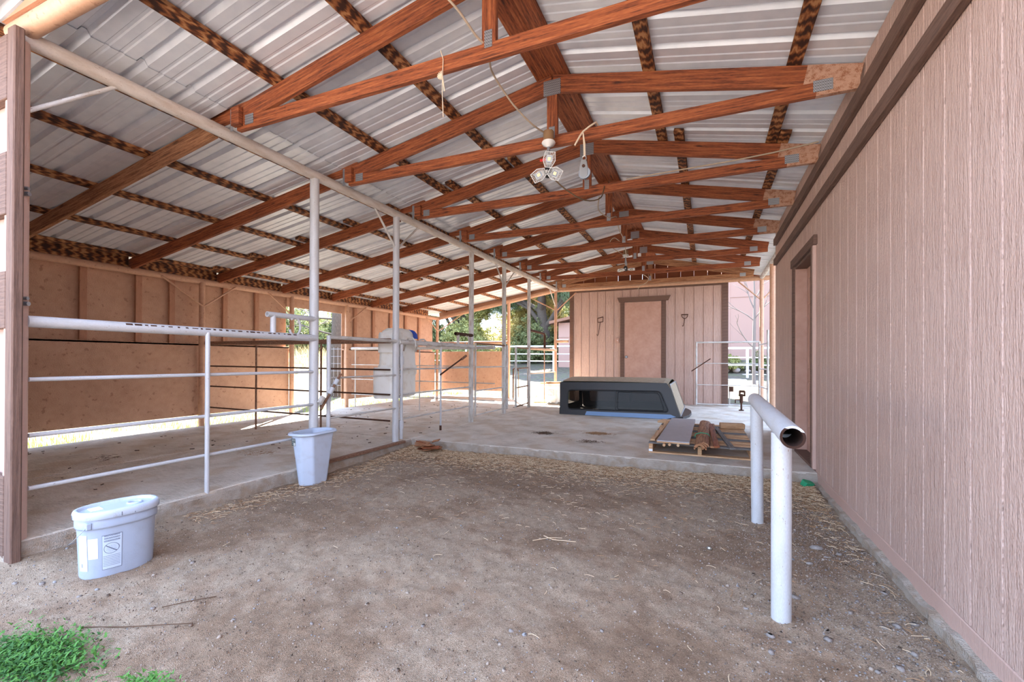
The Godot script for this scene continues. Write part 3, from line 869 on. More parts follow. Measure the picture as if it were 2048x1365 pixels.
func build_low_wall() -> void:
	var w := setting("wall_left", "tan panel wall of the stalls, hung clear of the ground, with an opening")
	for q in [[1.2, 6.06], [7.46, 10.95]]:
		box("kick_panel", M.tan, w, P(-7.09, 0.70, (q[0] + q[1]) / 2), Vector3(0.02, 1.08, q[1] - q[0]), 0.002)
		box("outer_panel", M.tan, w, P(-7.17, 1.20, (q[0] + q[1]) / 2), Vector3(0.02, 2.06, q[1] - q[0]), 0.002)
		box("panel_cap", M.tan, w, P(-7.125, 1.225, (q[0] + q[1]) / 2), Vector3(0.09, 0.025, q[1] - q[0]), 0.002)
	box("header_board", M.tan, w, P(-7.15, 2.11, 6.76), Vector3(0.03, 0.24, 1.42), 0.002)
	for d in [2.3, 3.07, 3.67, 4.09, 4.88, 5.44, 7.83, 8.43, 9.05, 9.65, 10.25]: beam("stud", M.tan_wood, w, P(-7.135, 1.24, d), P(-7.135, 2.20, d), 0.075, 0.04, Vector3.RIGHT)
	box("end_panel", M.tan, w, P(-6.0, 0.71, 11.17), Vector3(2.1, 1.08, 0.02), 0.002)
	# the pipe frame that the wall hangs on
	var t := thing("barn_pipework", "tan painted pipe frame along the low stall wall with V braces", "pipework")
	var x := -7.04
	pipe("header", M.tan_pipe, t, P(x, 2.185, 1.245), P(x, 2.185, 11.1), 0.045, 18)
	for d in [1.3, 4.45, 6.07, 7.46, 10.98]: pipe("post", M.tan_pipe, t, P(x + 0.02, -0.1, d), P(x + 0.02, 2.17, d), 0.04, 16)
	for q in [[4.45, 3.88], [4.45, 4.96], [6.07, 5.55], [7.46, 8.02], [10.98, 10.4]]: pipe("brace", M.tan_pipe, t, P(x + 0.05, 1.80, q[0]), P(x + 0.05, 2.17, q[1]), 0.013, 10)
	rebase(t, P(x, 0, 4.45))
	# far end frame
	var e := thing("barn_pipework", "tan pipe frame across the far end of the barn with sloping top pipe", "pipework")
	var d := 11.08
	pipe("top_pipe", M.tan_pipe, e, P(-7.1, 2.185, d), P(-3.52, 2.80, d), 0.05, 16)
	pipe("top_pipe", M.tan_pipe, e, P(-3.52, 2.80, d), P(1.5, 2.80, d), 0.05, 16)
	for q in [[-4.85, 2.56], [1.10, 2.78]]: pipe("post", M.tan_pipe, e, P(q[0], -0.02, d), P(q[0], q[1], d), 0.042, 16)
	pipe("rail", M.tan_pipe, e, P(-7.05, 1.49, d), P(-4.87, 1.49, d), 0.04, 14)
	pipe("rail", M.tan_pipe, e, P(-3.5, 1.50, d), P(-3.2, 1.50, d), 0.04, 14)
	for q in [[-7.02, 1.85, -6.2, 2.33], [-3.52, 2.28, -4.25, 2.66], [-3.52, 2.28, -3.0, 2.72], [1.10, 2.32, 0.62, 2.78], [1.10, 2.32, 1.45, 2.72]]: pipe("brace", M.tan_pipe, e, P(q[0], q[1], d), P(q[2], q[3], d), 0.014, 10)
	rebase(e, P(-3.52, 0, d))
	for k in 2:
		var o := beam("rake_board", M.tan_wood, self, P(-7.05, 2.295 + k * 0.075, 11.15 + k * 0.03), P(-3.4, 2.90 + k * 0.06, 11.15 + k * 0.03), 0.03, 0.13)
		tag(o, ["lower", "upper"][k] + " tan board running up the slope above the far end pipe", "board")
	# right-hand frame beyond the building
	var r := thing("barn_pipework", "pale pipe header and post past the end of the siding wall", "pipework")
	pipe("header", M.worn_pipe, r, P(1.10, 2.82, 7.45), P(1.10, 2.82, 11.1), 0.045, 16)
	pipe("post", M.tan_pipe, r, P(1.12, -0.02, 9.45), P(1.12, 2.80, 9.45), 0.055, 16)
	rebase(r, P(1.10, 0, 9.45))

func build_front() -> void:
	# corner by the camera: boarded wall end and front pipe
	var w := setting("wall_front", "corner wall beside the front post with brown boards over pale panel")
	box("panel", M.bleached, w, P(-5.34, 1.3, 1.225), Vector3(3.53, 2.9, 0.02), 0.0)
	for q in [[2.42, 2.77], [1.79, 2.13], [1.17, 1.48], [-0.14, 0.366]]: beam("girt", M.brown, w, P(-7.1, (q[0] + q[1]) / 2, 1.19), P(-3.485, (q[0] + q[1]) / 2, 1.19), 0.045, q[1] - q[0])
	beam("corner_board", M.brown, w, P(-3.443, -0.15, 1.19), P(-3.443, 2.80, 1.19), 0.045, 0.078, Vector3.RIGHT, 0.006)
	var t := thing("barn_pipework", "thick tan pipe across the open front of the barn at the front post", "pipework")
	pipe("top_pipe", M.tan_pipe, t, P(-3.62, 2.85, 1.25), P(0.92, 2.85, 1.25), 0.052, 20)
	rebase(t, P(-3.52, 2.79, 1.25))
	var gb := newmb()
	gb.prism([P(-3.62, 2.885, 1.19), P(0.91, 2.885, 1.19), P(0.91, 2.905, 1.19), P(RX, 3.335, 1.19), P(-3.55, 2.89, 1.19)], Vector3(0, 0, -0.02))
	var o := part(gb, "gable_panel", M.tan_wood, self)
	tag(o, "tan gable panel filling the front peak above the thick front pipe", "panel")
	rebase_mesh(o, P(RX, 2.885, 1.2))
	for k in 2:
		var hgt: float = [1.92, 1.31][k]
		var bo := MB.new()
		bo.pipe(P(-3.478, hgt, 1.235), P(-3.452, hgt, 1.250), 0.013, 6)
		bo.pipe(P(-3.478, hgt + 0.03, 1.235), P(-3.455, hgt + 0.03, 1.248), 0.010, 6)
		var bb := part(bo, "clamp_bolt", M.galv, self)
		tag(bb, "small galvanised bolt and nut on the front post", "bolt", "bolts on the front post")
		rebase_mesh(bb, P(-3.46, hgt, 1.24))

func build_shed() -> void:
	var w := setting("wall_back", "tan plywood-sided shed wall closing the far end of the aisle")
	var d := 11.20
	box("groove_backing", M.siding_paint, w, P(-1.375, 1.40, d + 0.09), Vector3(3.64, 2.9, 0.15), 0.0)
	box("side_wall", M.siding, w, P(-3.18, 1.40, d + 1.6), Vector3(0.02, 2.9, 3.0), 0.0)
	box("side_wall", M.siding, w, P(0.44, 1.40, d + 1.6), Vector3(0.02, 2.9, 3.0), 0.0)
	var face := Basis(Vector3.UP, -PI / 2)     # siding boards face -x by themselves; turn them to face the aisle
	var full := siding_board(2.72, 0.199)
	var over := siding_board(0.30, 0.199)
	var x := -3.10
	var k := 0
	while x < 0.34:
		var c := x + 0.1016
		if c > -1.90 and c < -0.90: inst(shift_uv(over, Vector2(rng.randf(), rng.randf())), "siding_board", M.siding, w, Transform3D(face, P(c, 2.43, d)))
		else: inst(shift_uv(full, Vector2(rng.randf(), rng.randf() * 2)), "siding_board", M.siding, w, Transform3D(face, P(c, 0.0, d)))
		x += 0.2032
		k += 1
	var tr := setting("trim_3", "brown corner boards and top board round the shed wall", Vector3.ZERO, "trim")
	box("corner_board", M.brown, tr, P(-3.145, 1.40, d - 0.014), Vector3(0.10, 2.8, 0.03))
	box("corner_board", M.brown, tr, P(0.39, 1.40, d - 0.014), Vector3(0.125, 2.8, 0.03))
	box("top_board", M.brown, tr, P(-1.375, 2.79, d - 0.018), Vector3(3.64, 0.125, 0.036))
	var dr := setting("door_2", "plain tan door in the shed wall with brown flared head trim", Vector3.ZERO, "door")
	box("door_leaf", M.door, dr, P(-1.397, 1.24, d - 0.004), Vector3(0.858, 2.36, 0.035))
	for q in [[-1.875, 0.10], [-0.915, 0.10]]: box("casing", M.brown, dr, P(q[0], 1.23, d - 0.014), Vector3(q[1], 2.40, 0.04))
	var m := newmb()
	m.prism([P(-2.0, 2.545, d - 0.035), P(-0.77, 2.545, d - 0.035), P(-0.82, 2.43, d - 0.035), P(-1.95, 2.43, d - 0.035)], Vector3(0, 0, -0.045))
	part(m, "head_casing", M.brown, dr)
	var kb := MB.new()
	kb.tube([P(-1.77, 1.10, d - 0.02), P(-1.77, 1.10, d - 0.055), P(-1.77, 1.10, d - 0.062), P(-1.77, 1.10, d - 0.09), P(-1.77, 1.10, d - 0.10)], [0.03, 0.03, 0.02, 0.034, 0.02], 14)
	part(kb, "door_knob", M.galv, dr)
	# gable above the shed
	var g := setting("wall_gable", "dark boards closing the gable above the shed", Vector3.ZERO, "wall")
	var xs := -3.45
	while xs < 1.3:
		var x2 := minf(xs + 0.29, 1.34)
		m = newmb()
		m.prism([P(xs, 2.86, 11.32), P(x2 - 0.006, 2.86, 11.32), P(x2 - 0.006, chord_top(x2) + 0.03, 11.32), P(xs, chord_top(xs) + 0.03, 11.32)], Vector3(0, 0, -0.02))
		part(m, "gable_board", M.red, g)
		xs += 0.29
	# switch box
	var sb := thing("switch_box", "small tan electrical box on the shed wall beside the door frame", "box", P(-1.99, 1.50, d))
	box("cover", M.door, sb, Vector3(0, 0, 0.02), Vector3(0.07, 0.115, 0.04))
	box("toggle", M.white_plastic, sb, Vector3(0, 0, 0.044), Vector3(0.012, 0.03, 0.014), 0.001)
	# rusty iron tools on the wall
	hay_hook(P(-2.42, 2.06, d - 0.02), true)
	hay_hook(P(-0.455, 2.08, d - 0.02), false)

func hay_hook(at: Vector3, square: bool) -> void:
	var t := thing("iron_hook", "rusty iron hook with square handle on the shed wall beside the switch box" if square else "small rusty iron hook with round-shouldered handle on the shed wall", "hook", at)
	var m := newmb()
	if square:
		m.tube([Vector3(-0.06, 0.0, 0), Vector3(0.075, 0.03, 0)], 0.010, 8)
		m.tube([Vector3(-0.06, 0.0, 0), Vector3(-0.055, -0.10, 0)], 0.007, 8)
		m.tube([Vector3(0.075, 0.03, 0), Vector3(0.07, -0.09, 0)], 0.007, 8)
		m.tube([Vector3(-0.055, -0.10, 0), Vector3(0.07, -0.09, 0)], 0.008, 8)
		part(m, "handle", M.dark_rust, t)
		m = newmb()
		m.tube([Vector3(0.005, -0.10, 0), Vector3(-0.02, -0.25, 0), Vector3(-0.04, -0.40, 0), Vector3(-0.055, -0.43, 0.01), Vector3(-0.07, -0.42, 0.02), Vector3(-0.075, -0.39, 0.02)], 0.007, 8)
		part(m, "shank", M.dark_rust, t)
	else:
		m.tube([Vector3(-0.075, 0.0, 0), Vector3(0.075, 0.0, 0)], 0.010, 8)
		m.tube([Vector3(-0.065, 0.0, 0), Vector3(-0.06, -0.05, 0), Vector3(-0.02, -0.09, 0), Vector3(0.02, -0.09, 0), Vector3(0.06, -0.05, 0), Vector3(0.065, 0.0, 0)], 0.007, 8)
		part(m, "handle", M.dark_rust, t)
		m = newmb()
		m.tube([Vector3(0.0, -0.09, 0), Vector3(-0.01, -0.18, 0), Vector3(-0.03, -0.26, 0), Vector3(-0.045, -0.27, 0.01), Vector3(-0.05, -0.25, 0.02)], 0.006, 8)
		part(m, "shank", M.dark_rust, t)

func build_right_gates() -> void:
	var d := 10.92
	var g := thing("pipe_gate", "pale pipe gate standing in front of the shed corner and end opening", "gate")
	pipe("stile", M.worn_pipe, g, P(-0.20, 0.03, d), P(-0.20, 1.43, d), 0.02, 12)
	pipe("stile", M.worn_pipe, g, P(1.04, 0.03, d), P(1.04, 1.43, d), 0.02, 12)
	for y in [1.42, 0.955, 0.48, 0.05]: pipe("rail", M.worn_pipe, g, P(-0.20, y, d), P(1.04, y, d), 0.019 if y > 1.2 or y < 0.1 else 0.009, 12)
	pipe("upright", M.worn_pipe, g, P(0.47, 0.05, d), P(0.47, 0.46, d), 0.012, 10)
	pipe("latch_bar", M.dark_rust, g, P(-0.30, 0.78, d - 0.03), P(0.09, 1.06, d - 0.03), 0.011, 10)
	box("latch_plate", M.dark_rust, g, P(0.50, 0.40, d - 0.02), Vector3(0.09, 0.11, 0.02))
	rebase(g, P(1.04, 0.0, d))
	var g2 := thing("pipe_gate", "narrow pipe gate swung open edge-on beside the end post", "gate")
	pipe("stile", M.worn_pipe, g2, P(1.03, 0.05, 10.75), P(1.03, 1.42, 10.75), 0.016, 10)
	pipe("stile", M.worn_pipe, g2, P(1.07, 0.05, 9.75), P(1.07, 1.60, 9.75), 0.02, 10)
	for y in [1.35, 0.85, 0.48, 0.12]: pipe("rail", M.white_pipe, g2, P(1.03, y, 10.75), P(1.07, y, 9.75), 0.014, 10)
	rebase(g2, P(1.07, 0, 9.75))
	# small hand-cranked trailer jack standing on the slab
	var j := thing("trailer_jack", "rusty jack stand on the slab in front of the pale pipe gate", "jack", P(0.66, 0.0, 10.3))
	pipe("foot", M.dark_rust, j, Vector3(0, 0, 0), Vector3(0, 0.02, 0), 0.05, 10)
	pipe("tube", M.dark_rust, j, Vector3(0, 0.01, 0), Vector3(0, 0.22, 0), 0.018, 10)
	pipe("sleeve", M.dark_rust, j, Vector3(0, 0.16, 0), Vector3(0, 0.34, 0), 0.032, 10)
	var m := newmb()
	m.tube([Vector3(0.0, 0.22, 0.01), Vector3(-0.11, 0.22, 0.01), Vector3(-0.11, 0.15, 0.01)], 0.012, 8)
	part(m, "crank", M.dark_rust, j)
	m = newmb()
	m.ring([Vector3(-0.05, 0.30, 0.03), Vector3(0.07, 0.30, 0.03), Vector3(0.07, 0.40, 0.03), Vector3(-0.03, 0.41, 0.03)], [Vector3(-0.02, 0.33, 0.03), Vector3(0.04, 0.33, 0.03), Vector3(0.04, 0.37, 0.03), Vector3(-0.01, 0.37, 0.03)], Vector3(0, 0, 1))
	m.bx(Vector3(0.01, 0.31, 0.02), Vector3(0.12, 0.03, 0.03))
	m.bx(Vector3(0.01, 0.40, 0.02), Vector3(0.10, 0.03, 0.03))
	m.bx(Vector3(0.06, 0.35, 0.02), Vector3(0.025, 0.1, 0.03))
	m.bx(Vector3(-0.035, 0.35, 0.02), Vector3(0.025, 0.1, 0.03))
	part(m, "bracket", M.dark_rust, j)
	# yard hydrant by the far gate
	var y := thing("yard_hydrant", "thin rusty yard hydrant standing by the tan end post", "hydrant", P(-4.55, -0.02, 10.7))
	pipe("standpipe", M.dark_rust, y, Vector3.ZERO, Vector3(0, 0.75, 0), 0.018, 10)
	m = newmb()
	m.tube([Vector3(0, 0.73, 0), Vector3(0.0, 0.80, 0), Vector3(0.06, 0.84, 0.0), Vector3(0.12, 0.82, 0), Vector3(0.14, 0.75, 0)], 0.018, 8)
	part(m, "spout", M.dark_rust, y)
	m = newmb()
	m.tube([Vector3(0.14, 0.74, 0), Vector3(0.15, 0.4, 0.01), Vector3(0.14, 0.08, 0.0)], 0.011, 8)
	part(m, "hose", M.cord, y)

func build_hitch() -> void:
	var t := thing("hitching_rail", "white pipe hitching rail with open rusty end on two stout posts", "rail")
	var m := newmb()
	m.hollow(P(0.312, 0.708, 2.06), P(0.318, 0.735, 3.62), 0.045, 0.036, 1.53, 28)
	part(m, "top_rail", M.white_pipe, t)
	m = newmb()
	# bare rusty rim of the cut end
	for k in 28:
		var a0 := TAU * k / 28
		var a1 := TAU * (k + 1) / 28
		var c := P(0.312, 0.708, 2.0595)
		m.quad(c + Vector3(cos(a0), sin(a0), 0) * 0.0448, c + Vector3(cos(a1), sin(a1), 0) * 0.0448, c + Vector3(cos(a1), sin(a1), 0) * 0.0350, c + Vector3(cos(a0), sin(a0), 0) * 0.0350, Vector3(0, 0, 1))
		m.quad(c + Vector3(cos(a0), sin(a0), 0) * 0.0350, c + Vector3(cos(a1), sin(a1), 0) * 0.0350, c + Vector3(cos(a1), sin(a1), 0) * 0.0350 + Vector3(0.005, 0.0255, -1.48), c + Vector3(cos(a0), sin(a0), 0) * 0.0350 + Vector3(0.005, 0.0255, -1.48), Vector3(-cos(a0), -sin(a0), 0))
	m.pipe(P(0.3175, 0.733, 3.56), P(0.3175, 0.733, 3.54), 0.036, 20)
	part(m, "rusty_bore", M.dark_rust, t)
	pipe("post", M.white_pipe, t, P(0.305, -0.16, 2.30), P(0.305, 0.69, 2.30), 0.040, 24)
	pipe("post", M.white_pipe, t, P(0.335, -0.16, 3.62), P(0.322, 0.715, 3.56), 0.039, 24)
	rebase(t, P(0.31, -0.12, 2.9))

func oct_ring(c: Vector3, hx: float, hz: float, cut: float) -> Array:
	return [c + Vector3(-hx + cut, 0, -hz), c + Vector3(hx - cut, 0, -hz), c + Vector3(hx, 0, -hz + cut), c + Vector3(hx, 0, hz - cut), c + Vector3(hx - cut, 0, hz), c + Vector3(-hx + cut, 0, hz), c + Vector3(-hx, 0, hz - cut), c + Vector3(-hx, 0, -hz + cut)]

func soft(ring: Array, r := 0.018) -> Array:
	# rounds the corners of a loop
	var out := []
	var n := ring.size()
	for i in n:
		var p: Vector3 = ring[i]
		var a: Vector3 = ring[(i + n - 1) % n]
		var b: Vector3 = ring[(i + 1) % n]
		var da := (a - p).normalized() * minf(r, p.distance_to(a) * 0.45)
		var db := (b - p).normalized() * minf(r, p.distance_to(b) * 0.45)
		for k in 4:
			var t := k / 3.0
			out.append((p + da) * (1 - t) * (1 - t) + p * 2.0 * t * (1 - t) + (p + db) * t * t)
	return out

func build_bin() -> void:
	var t := thing("wastebasket", "tall pale blue-white plastic wastebasket standing against the slab edge", "bin", P(-3.325, -0.125, 3.115))
	t.rotation.y = 0.06
	var m := newmb()
	var rings := []
	for q in [[0.0, 0.082, 0.145], [0.012, 0.088, 0.152], [0.25, 0.106, 0.176], [0.468, 0.122, 0.20]]: rings.append(soft(oct_ring(Vector3(0, q[0], 0), q[1], q[2], 0.072)))
	m.loft(rings, Vector3(0, 0.2, 0), true)
	# drop the top cap: inner skin goes down from the rim
	part_open(t, rings)
	m = newmb()
	var rim := []
	for q in [[0.462, 0.122, 0.20], [0.455, 0.140, 0.220], [0.462, 0.146, 0.226], [0.476, 0.140, 0.219], [0.478, 0.120, 0.197], [0.462, 0.118, 0.195]]: rim.append(soft(oct_ring(Vector3(0, q[0], 0), q[1], q[2], 0.076), 0.03))
	m.loft(rim, Vector3(0, 0.2, 0), false)
	part(m, "rim", M.bin, t)
	# the small dark label under the rim
	var lt := paint(func(x: int, y: int) -> Color:
		if x < 36 or x > 476 or y < 24 or y > 488: return c8(40, 52, 50)
		if y < 150: return c8(220, 224, 220) if (x / 34) % 2 == 0 and (y / 40) % 2 == 1 else c8(44, 58, 56)
		if x > 240 and y > 300: return c8(226, 230, 226) if (nz(NC, x, y) > 0.35) else c8(60, 70, 68)
		return c8(210, 214, 210) if (y / 36) % 2 == 0 and nz(NB, x * 3, y) > 0.5 else c8(44, 58, 56), 128, 128)
	var lm := mat(Color.WHITE, 0.6, 0.0, lt)
	m = MB.new()
	var c0 := Vector3(-0.035, 0.40, 0.197)
	m.quad(c0 + Vector3(-0.022, -0.033, -0.006), c0 + Vector3(0.022, -0.033, -0.006), c0 + Vector3(0.022, 0.033, 0.0), c0 + Vector3(-0.022, 0.033, 0.0), Vector3(0, 0, 1), Vector2(0, 1), Vector2(1, 1), Vector2(1, 0), Vector2(0, 0))
	part(m, "label", lm, t)

func part_open(t: Node, rings: Array) -> void:
	var m := newmb()
	m.loft(rings, Vector3(0, 0.2, 0), false)
	var floor_c := Vector3.ZERO
	for q in rings[0]: floor_c += q
	floor_c /= rings[0].size()
	for k in rings[0].size(): m.ftri(floor_c, rings[0][k], rings[0][(k + 1) % rings[0].size()], Vector3.DOWN)
	part(m, "body", M.bin, t)
	m = newmb()
	var inner := []
	for r in rings:
		var row := []
		for q in r: row.append(Vector3(q.x * 0.965, q.y + 0.004, q.z * 0.975))
		inner.append(row)
	m.loft(inner, Vector3(0, 0.2, 0), false)
	for k in inner[0].size(): m.ftri(floor_c + Vector3(0, 0.004, 0), inner[0][k], inner[0][(k + 1) % inner[0].size()], Vector3.UP)
	part(m, "lining", M.bin, t)

func ell(y: float, a: float, b: float, n := 40) -> Array:
	var r := []
	for k in n:
		var an := TAU * k / n
		# an oval with flattish sides
		var ca := cos(an)
		var sa := sin(an)
		r.append(Vector3(signf(ca) * pow(absf(ca), 0.82) * a, y, signf(sa) * pow(absf(sa), 0.82) * b))
	return r

func build_bucket() -> void:
	var t := thing("lidded_bucket", "oval blue-white plastic bucket with lid on the gravel by the slab", "bucket", P(-2.945, -0.135, 1.425))
	t.rotation.y = -0.16
	var m := newmb()
	var prof := [[0.0, 0.092, 0.148], [0.01, 0.098, 0.154], [0.262, 0.106, 0.164], [0.263, 0.113, 0.171], [0.272, 0.115, 0.173], [0.300, 0.115, 0.173], [0.302, 0.110, 0.168], [0.318, 0.110, 0.168]]
	var rings := []
	for q in prof: rings.append(ell(q[0], q[1], q[2]))
	m.loft(rings, Vector3(0, 0.15, 0))
	part(m, "body", M.bucket, t)
	m = newmb()
	rings = []
	for q in [[0.312, 0.114, 0.172], [0.314, 0.122, 0.181], [0.338, 0.123, 0.182], [0.350, 0.118, 0.177], [0.354, 0.110, 0.169], [0.352, 0.101, 0.160], [0.338, 0.098, 0.157]]: rings.append(ell(q[0], q[1], q[2]))
	m.loft(rings, Vector3(0, 0.15, 0))
	var lid := part(m, "lid", M.bucket_lid, t)
	m = newmb()
	for k in 20:
		var an := TAU * k / 20.0 + 0.1
		var c := Vector3(cos(an) * 0.1225, 0.326, sin(an) * 0.1815)
		m.bx(c, Vector3(0.003, 0.02, 0.003), Basis.IDENTITY, 0.0)
	part(m, "lid_notch", M.ink, lid)
	m = newmb()
	var sp := []
	for k in 20: sp.append(Vector3(0.0 + cos(TAU * k / 20) * 0.030, 0.341, -0.075 + sin(TAU * k / 20) * 0.030))
	m.tube(sp, 0.006, 8, false, true)
	part(m, "spout_ring", M.bucket_lid, lid)
	box("sticker", M.paper, lid, Vector3(-0.03, 0.3395, 0.085), Vector3(0.07, 0.002, 0.05), 0.0)
	# wire bail hanging down
	m = newmb()
	m.tube([Vector3(0.082, 0.285, 0.148), Vector3(0.07, 0.25, 0.172), Vector3(0.03, 0.21, 0.192), Vector3(-0.04, 0.18, 0.19), Vector3(-0.12, 0.17, 0.1)], 0.0018, 6)
	part(m, "bail", M.galv, t)
	box("bail_lug", M.bucket, t, Vector3(0.080, 0.285, 0.142), Vector3(0.024, 0.034, 0.022))
	# printed warning panel and paper labels, on patches that follow the wall
	var warn := paint(func(x: int, y: int) -> Color:
		var base := c8(190, 204, 224)
		var ink := c8(96, 104, 124)
		if x < 10 or x > 502 or y < 8 or y > 504: return ink
		var u := x / 512.0
		var vv := y / 512.0
		if vv < 0.20:
			return ink if (int(vv * 40) % 3 != 2 and nz(NC, x * 2, y) > 0.46 and u > 0.12 and u < 0.92) else base
		var e := Vector2((u - 0.5) / 0.40, (vv - 0.40) / 0.155).length()
		if e > 0.92 and e < 1.0: return ink
		if e < 0.92 and absf((vv - 0.40) / 0.155 - (u - 0.5) / 0.40 * 0.9) < 0.10: return ink
		if e < 0.7 and nz(NB, x * 2, y * 2) > 0.6: return base.lerp(ink, 0.4)
		if vv > 0.60 and vv < 0.92: return base.lerp(ink, 0.75) if (int(vv * 64) % 3 == 0 and nz(NC, x, y) > 0.36 and u > 0.06 and u < 0.94) else base
		return base, 256, 256)
	curved_label(t, 0.04, 0.52, 0.045, 0.225, mat(Color.WHITE, 0.5, 0.0, warn), "warning_print")
	curved_label(t, 0.64, 0.98, 0.11, 0.215, M.paper, "paper_label")
	curved_label(t, 1.02, 1.45, 0.05, 0.235, mat(Color.WHITE, 0.8, 0.0, paint(func(x: int, y: int) -> Color: return c8(150, 152, 156) if (y > 400 and x > 120 and x < 260 and y < 460) else ramp(nz(NB, x, y), [c8(222, 226, 232), c8(242, 244, 246)]), 128, 128)), "paper_label")

func curved_label(t: Node, a0: float, a1: float, y0: float, y1: float, mt: Material, called: String) -> void:
	# angles from +x towards +z
	var m := MB.new()
	var n := 8
	var at := func(an: float, y: float) -> Vector3:
		var k := (y - 0.01) / 0.252
		var a := lerpf(0.098, 0.106, k) + 0.0012
		var b := lerpf(0.154, 0.164, k) + 0.0012
		return Vector3(signf(cos(an)) * pow(absf(cos(an)), 0.82) * a, y, signf(sin(an)) * pow(absf(sin(an)), 0.82) * b)
	for i in n:
		var p := lerpf(a0, a1, float(i) / n)
		var q := lerpf(a0, a1, float(i + 1) / n)
		var u0 := 1.0 - float(i) / n
		var u1 := 1.0 - float(i + 1) / n
		m.quad(at.call(p, y0), at.call(q, y0), at.call(q, y1), at.call(p, y1), at.call((p + q) / 2, y0), Vector2(u0, 1), Vector2(u1, 1), Vector2(u1, 0), Vector2(u0, 0))
	part(m, called, mt, t)

func build_tank() -> void:
	var t := thing("plastic_feeder", "dirty white plastic tank feeder hanging on the stall fence by hooks", "feeder", P(-3.80, 0.52, 4.98))
	t.rotation.y = 0.25
	var m := newmb()
	var rings := []
	for q in [[0.0, 0.15, 0.27], [0.015, 0.165, 0.285], [0.28, 0.165, 0.285], [0.30, 0.178, 0.298], [0.40, 0.178, 0.298], [0.42, 0.165, 0.285], [0.60, 0.16, 0.28], [0.78, 0.155, 0.272], [0.86, 0.14, 0.25], [0.90, 0.10, 0.20]]: rings.append(soft(oct_ring(Vector3(0, q[0], 0), q[1], q[2], 0.05), 0.05))
	m.loft(rings, Vector3(0, 0.4, 0))
	part(m, "body", M.tank, t)
	m = newmb()
	rings = []
	for q in [[0.0, 0.14], [0.02, 0.155], [0.36, 0.16], [0.39, 0.15]]: rings.append(soft(oct_ring(Vector3(0.0, q[0], 0.33), q[1], 0.12, 0.04), 0.04))
	m.loft(rings, Vector3(0, 0.2, 0.33))
	part(m, "trough", M.tank, t)
	m = newmb()
	rings = []
	for q in [[0.58, 0.185], [0.80, 0.18], [0.84, 0.15]]: rings.append(soft(oct_ring(Vector3(0, q[0], 0.16), 0.15, q[1], 0.05), 0.04))
	m.loft(rings, Vector3(0, 0.7, 0.16))
	part(m, "hood", M.tank, t)
	for z in [-0.2, 0.22]:
		m = newmb()
		m.tube([Vector3(0.17, 0.60, z), Vector3(0.20, 0.70, z), Vector3(0.235, 0.765, z), Vector3(0.29, 0.77, z), Vector3(0.33, 0.73, z), Vector3(0.335, 0.66, z)], 0.012, 8)
		part(m, "hook", M.worn_pipe, t)
	# blue strap folded over the far shoulder
	m = newmb()
	for k in 3:
		var z := -0.17 - k * 0.05
		for q in [[Vector3(0.06, 0.895, z), Vector3(0.12, 0.885, z)], [Vector3(0.12, 0.885, z), Vector3(0.155, 0.845, z)], [Vector3(0.155, 0.845, z), Vector3(0.165, 0.78, z)]]: m.beam(q[0], q[1], 0.038, 0.012, Vector3(0.5, 1, 0).normalized())
	m.beam(Vector3(0.02, 0.898, -0.22), Vector3(0.10, 0.898, -0.22), 0.16, 0.008)
	part(m, "strap", M.blue, t)

func round_poly(pts: Array, r: float, per := 5) -> Array:
	var out := []
	var n := pts.size()
	for i in n:
		var p: Vector2 = pts[i]
		var a: Vector2 = (pts[(i + n - 1) % n] - p).normalized()
		var b: Vector2 = (pts[(i + 1) % n] - p).normalized()
		for k in per:
			var t := float(k) / (per - 1)
			out.append((p + a * r) * (1 - t) * (1 - t) + p * 2 * t * (1 - t) + (p + b * r) * t * t)
	return out

func onto(poly: Array, c: Vector2, dir: Vector2) -> Vector2:
	# where the ray from c leaves a convex outline
	var best := c
	var bt := 1e9
	for i in poly.size():
		var p: Vector2 = poly[i]
		var q: Vector2 = poly[(i + 1) % poly.size()]
		var e := q - p
		var den := dir.cross(e)
		if absf(den) < 1e-9: continue
		var t := (p - c).cross(e) / den
		var s := (p - c).cross(dir) / den
		if t > 0 and s >= -1e-6 and s <= 1.000001 and t < bt:
			bt = t
			best = c + dir * t
	return best

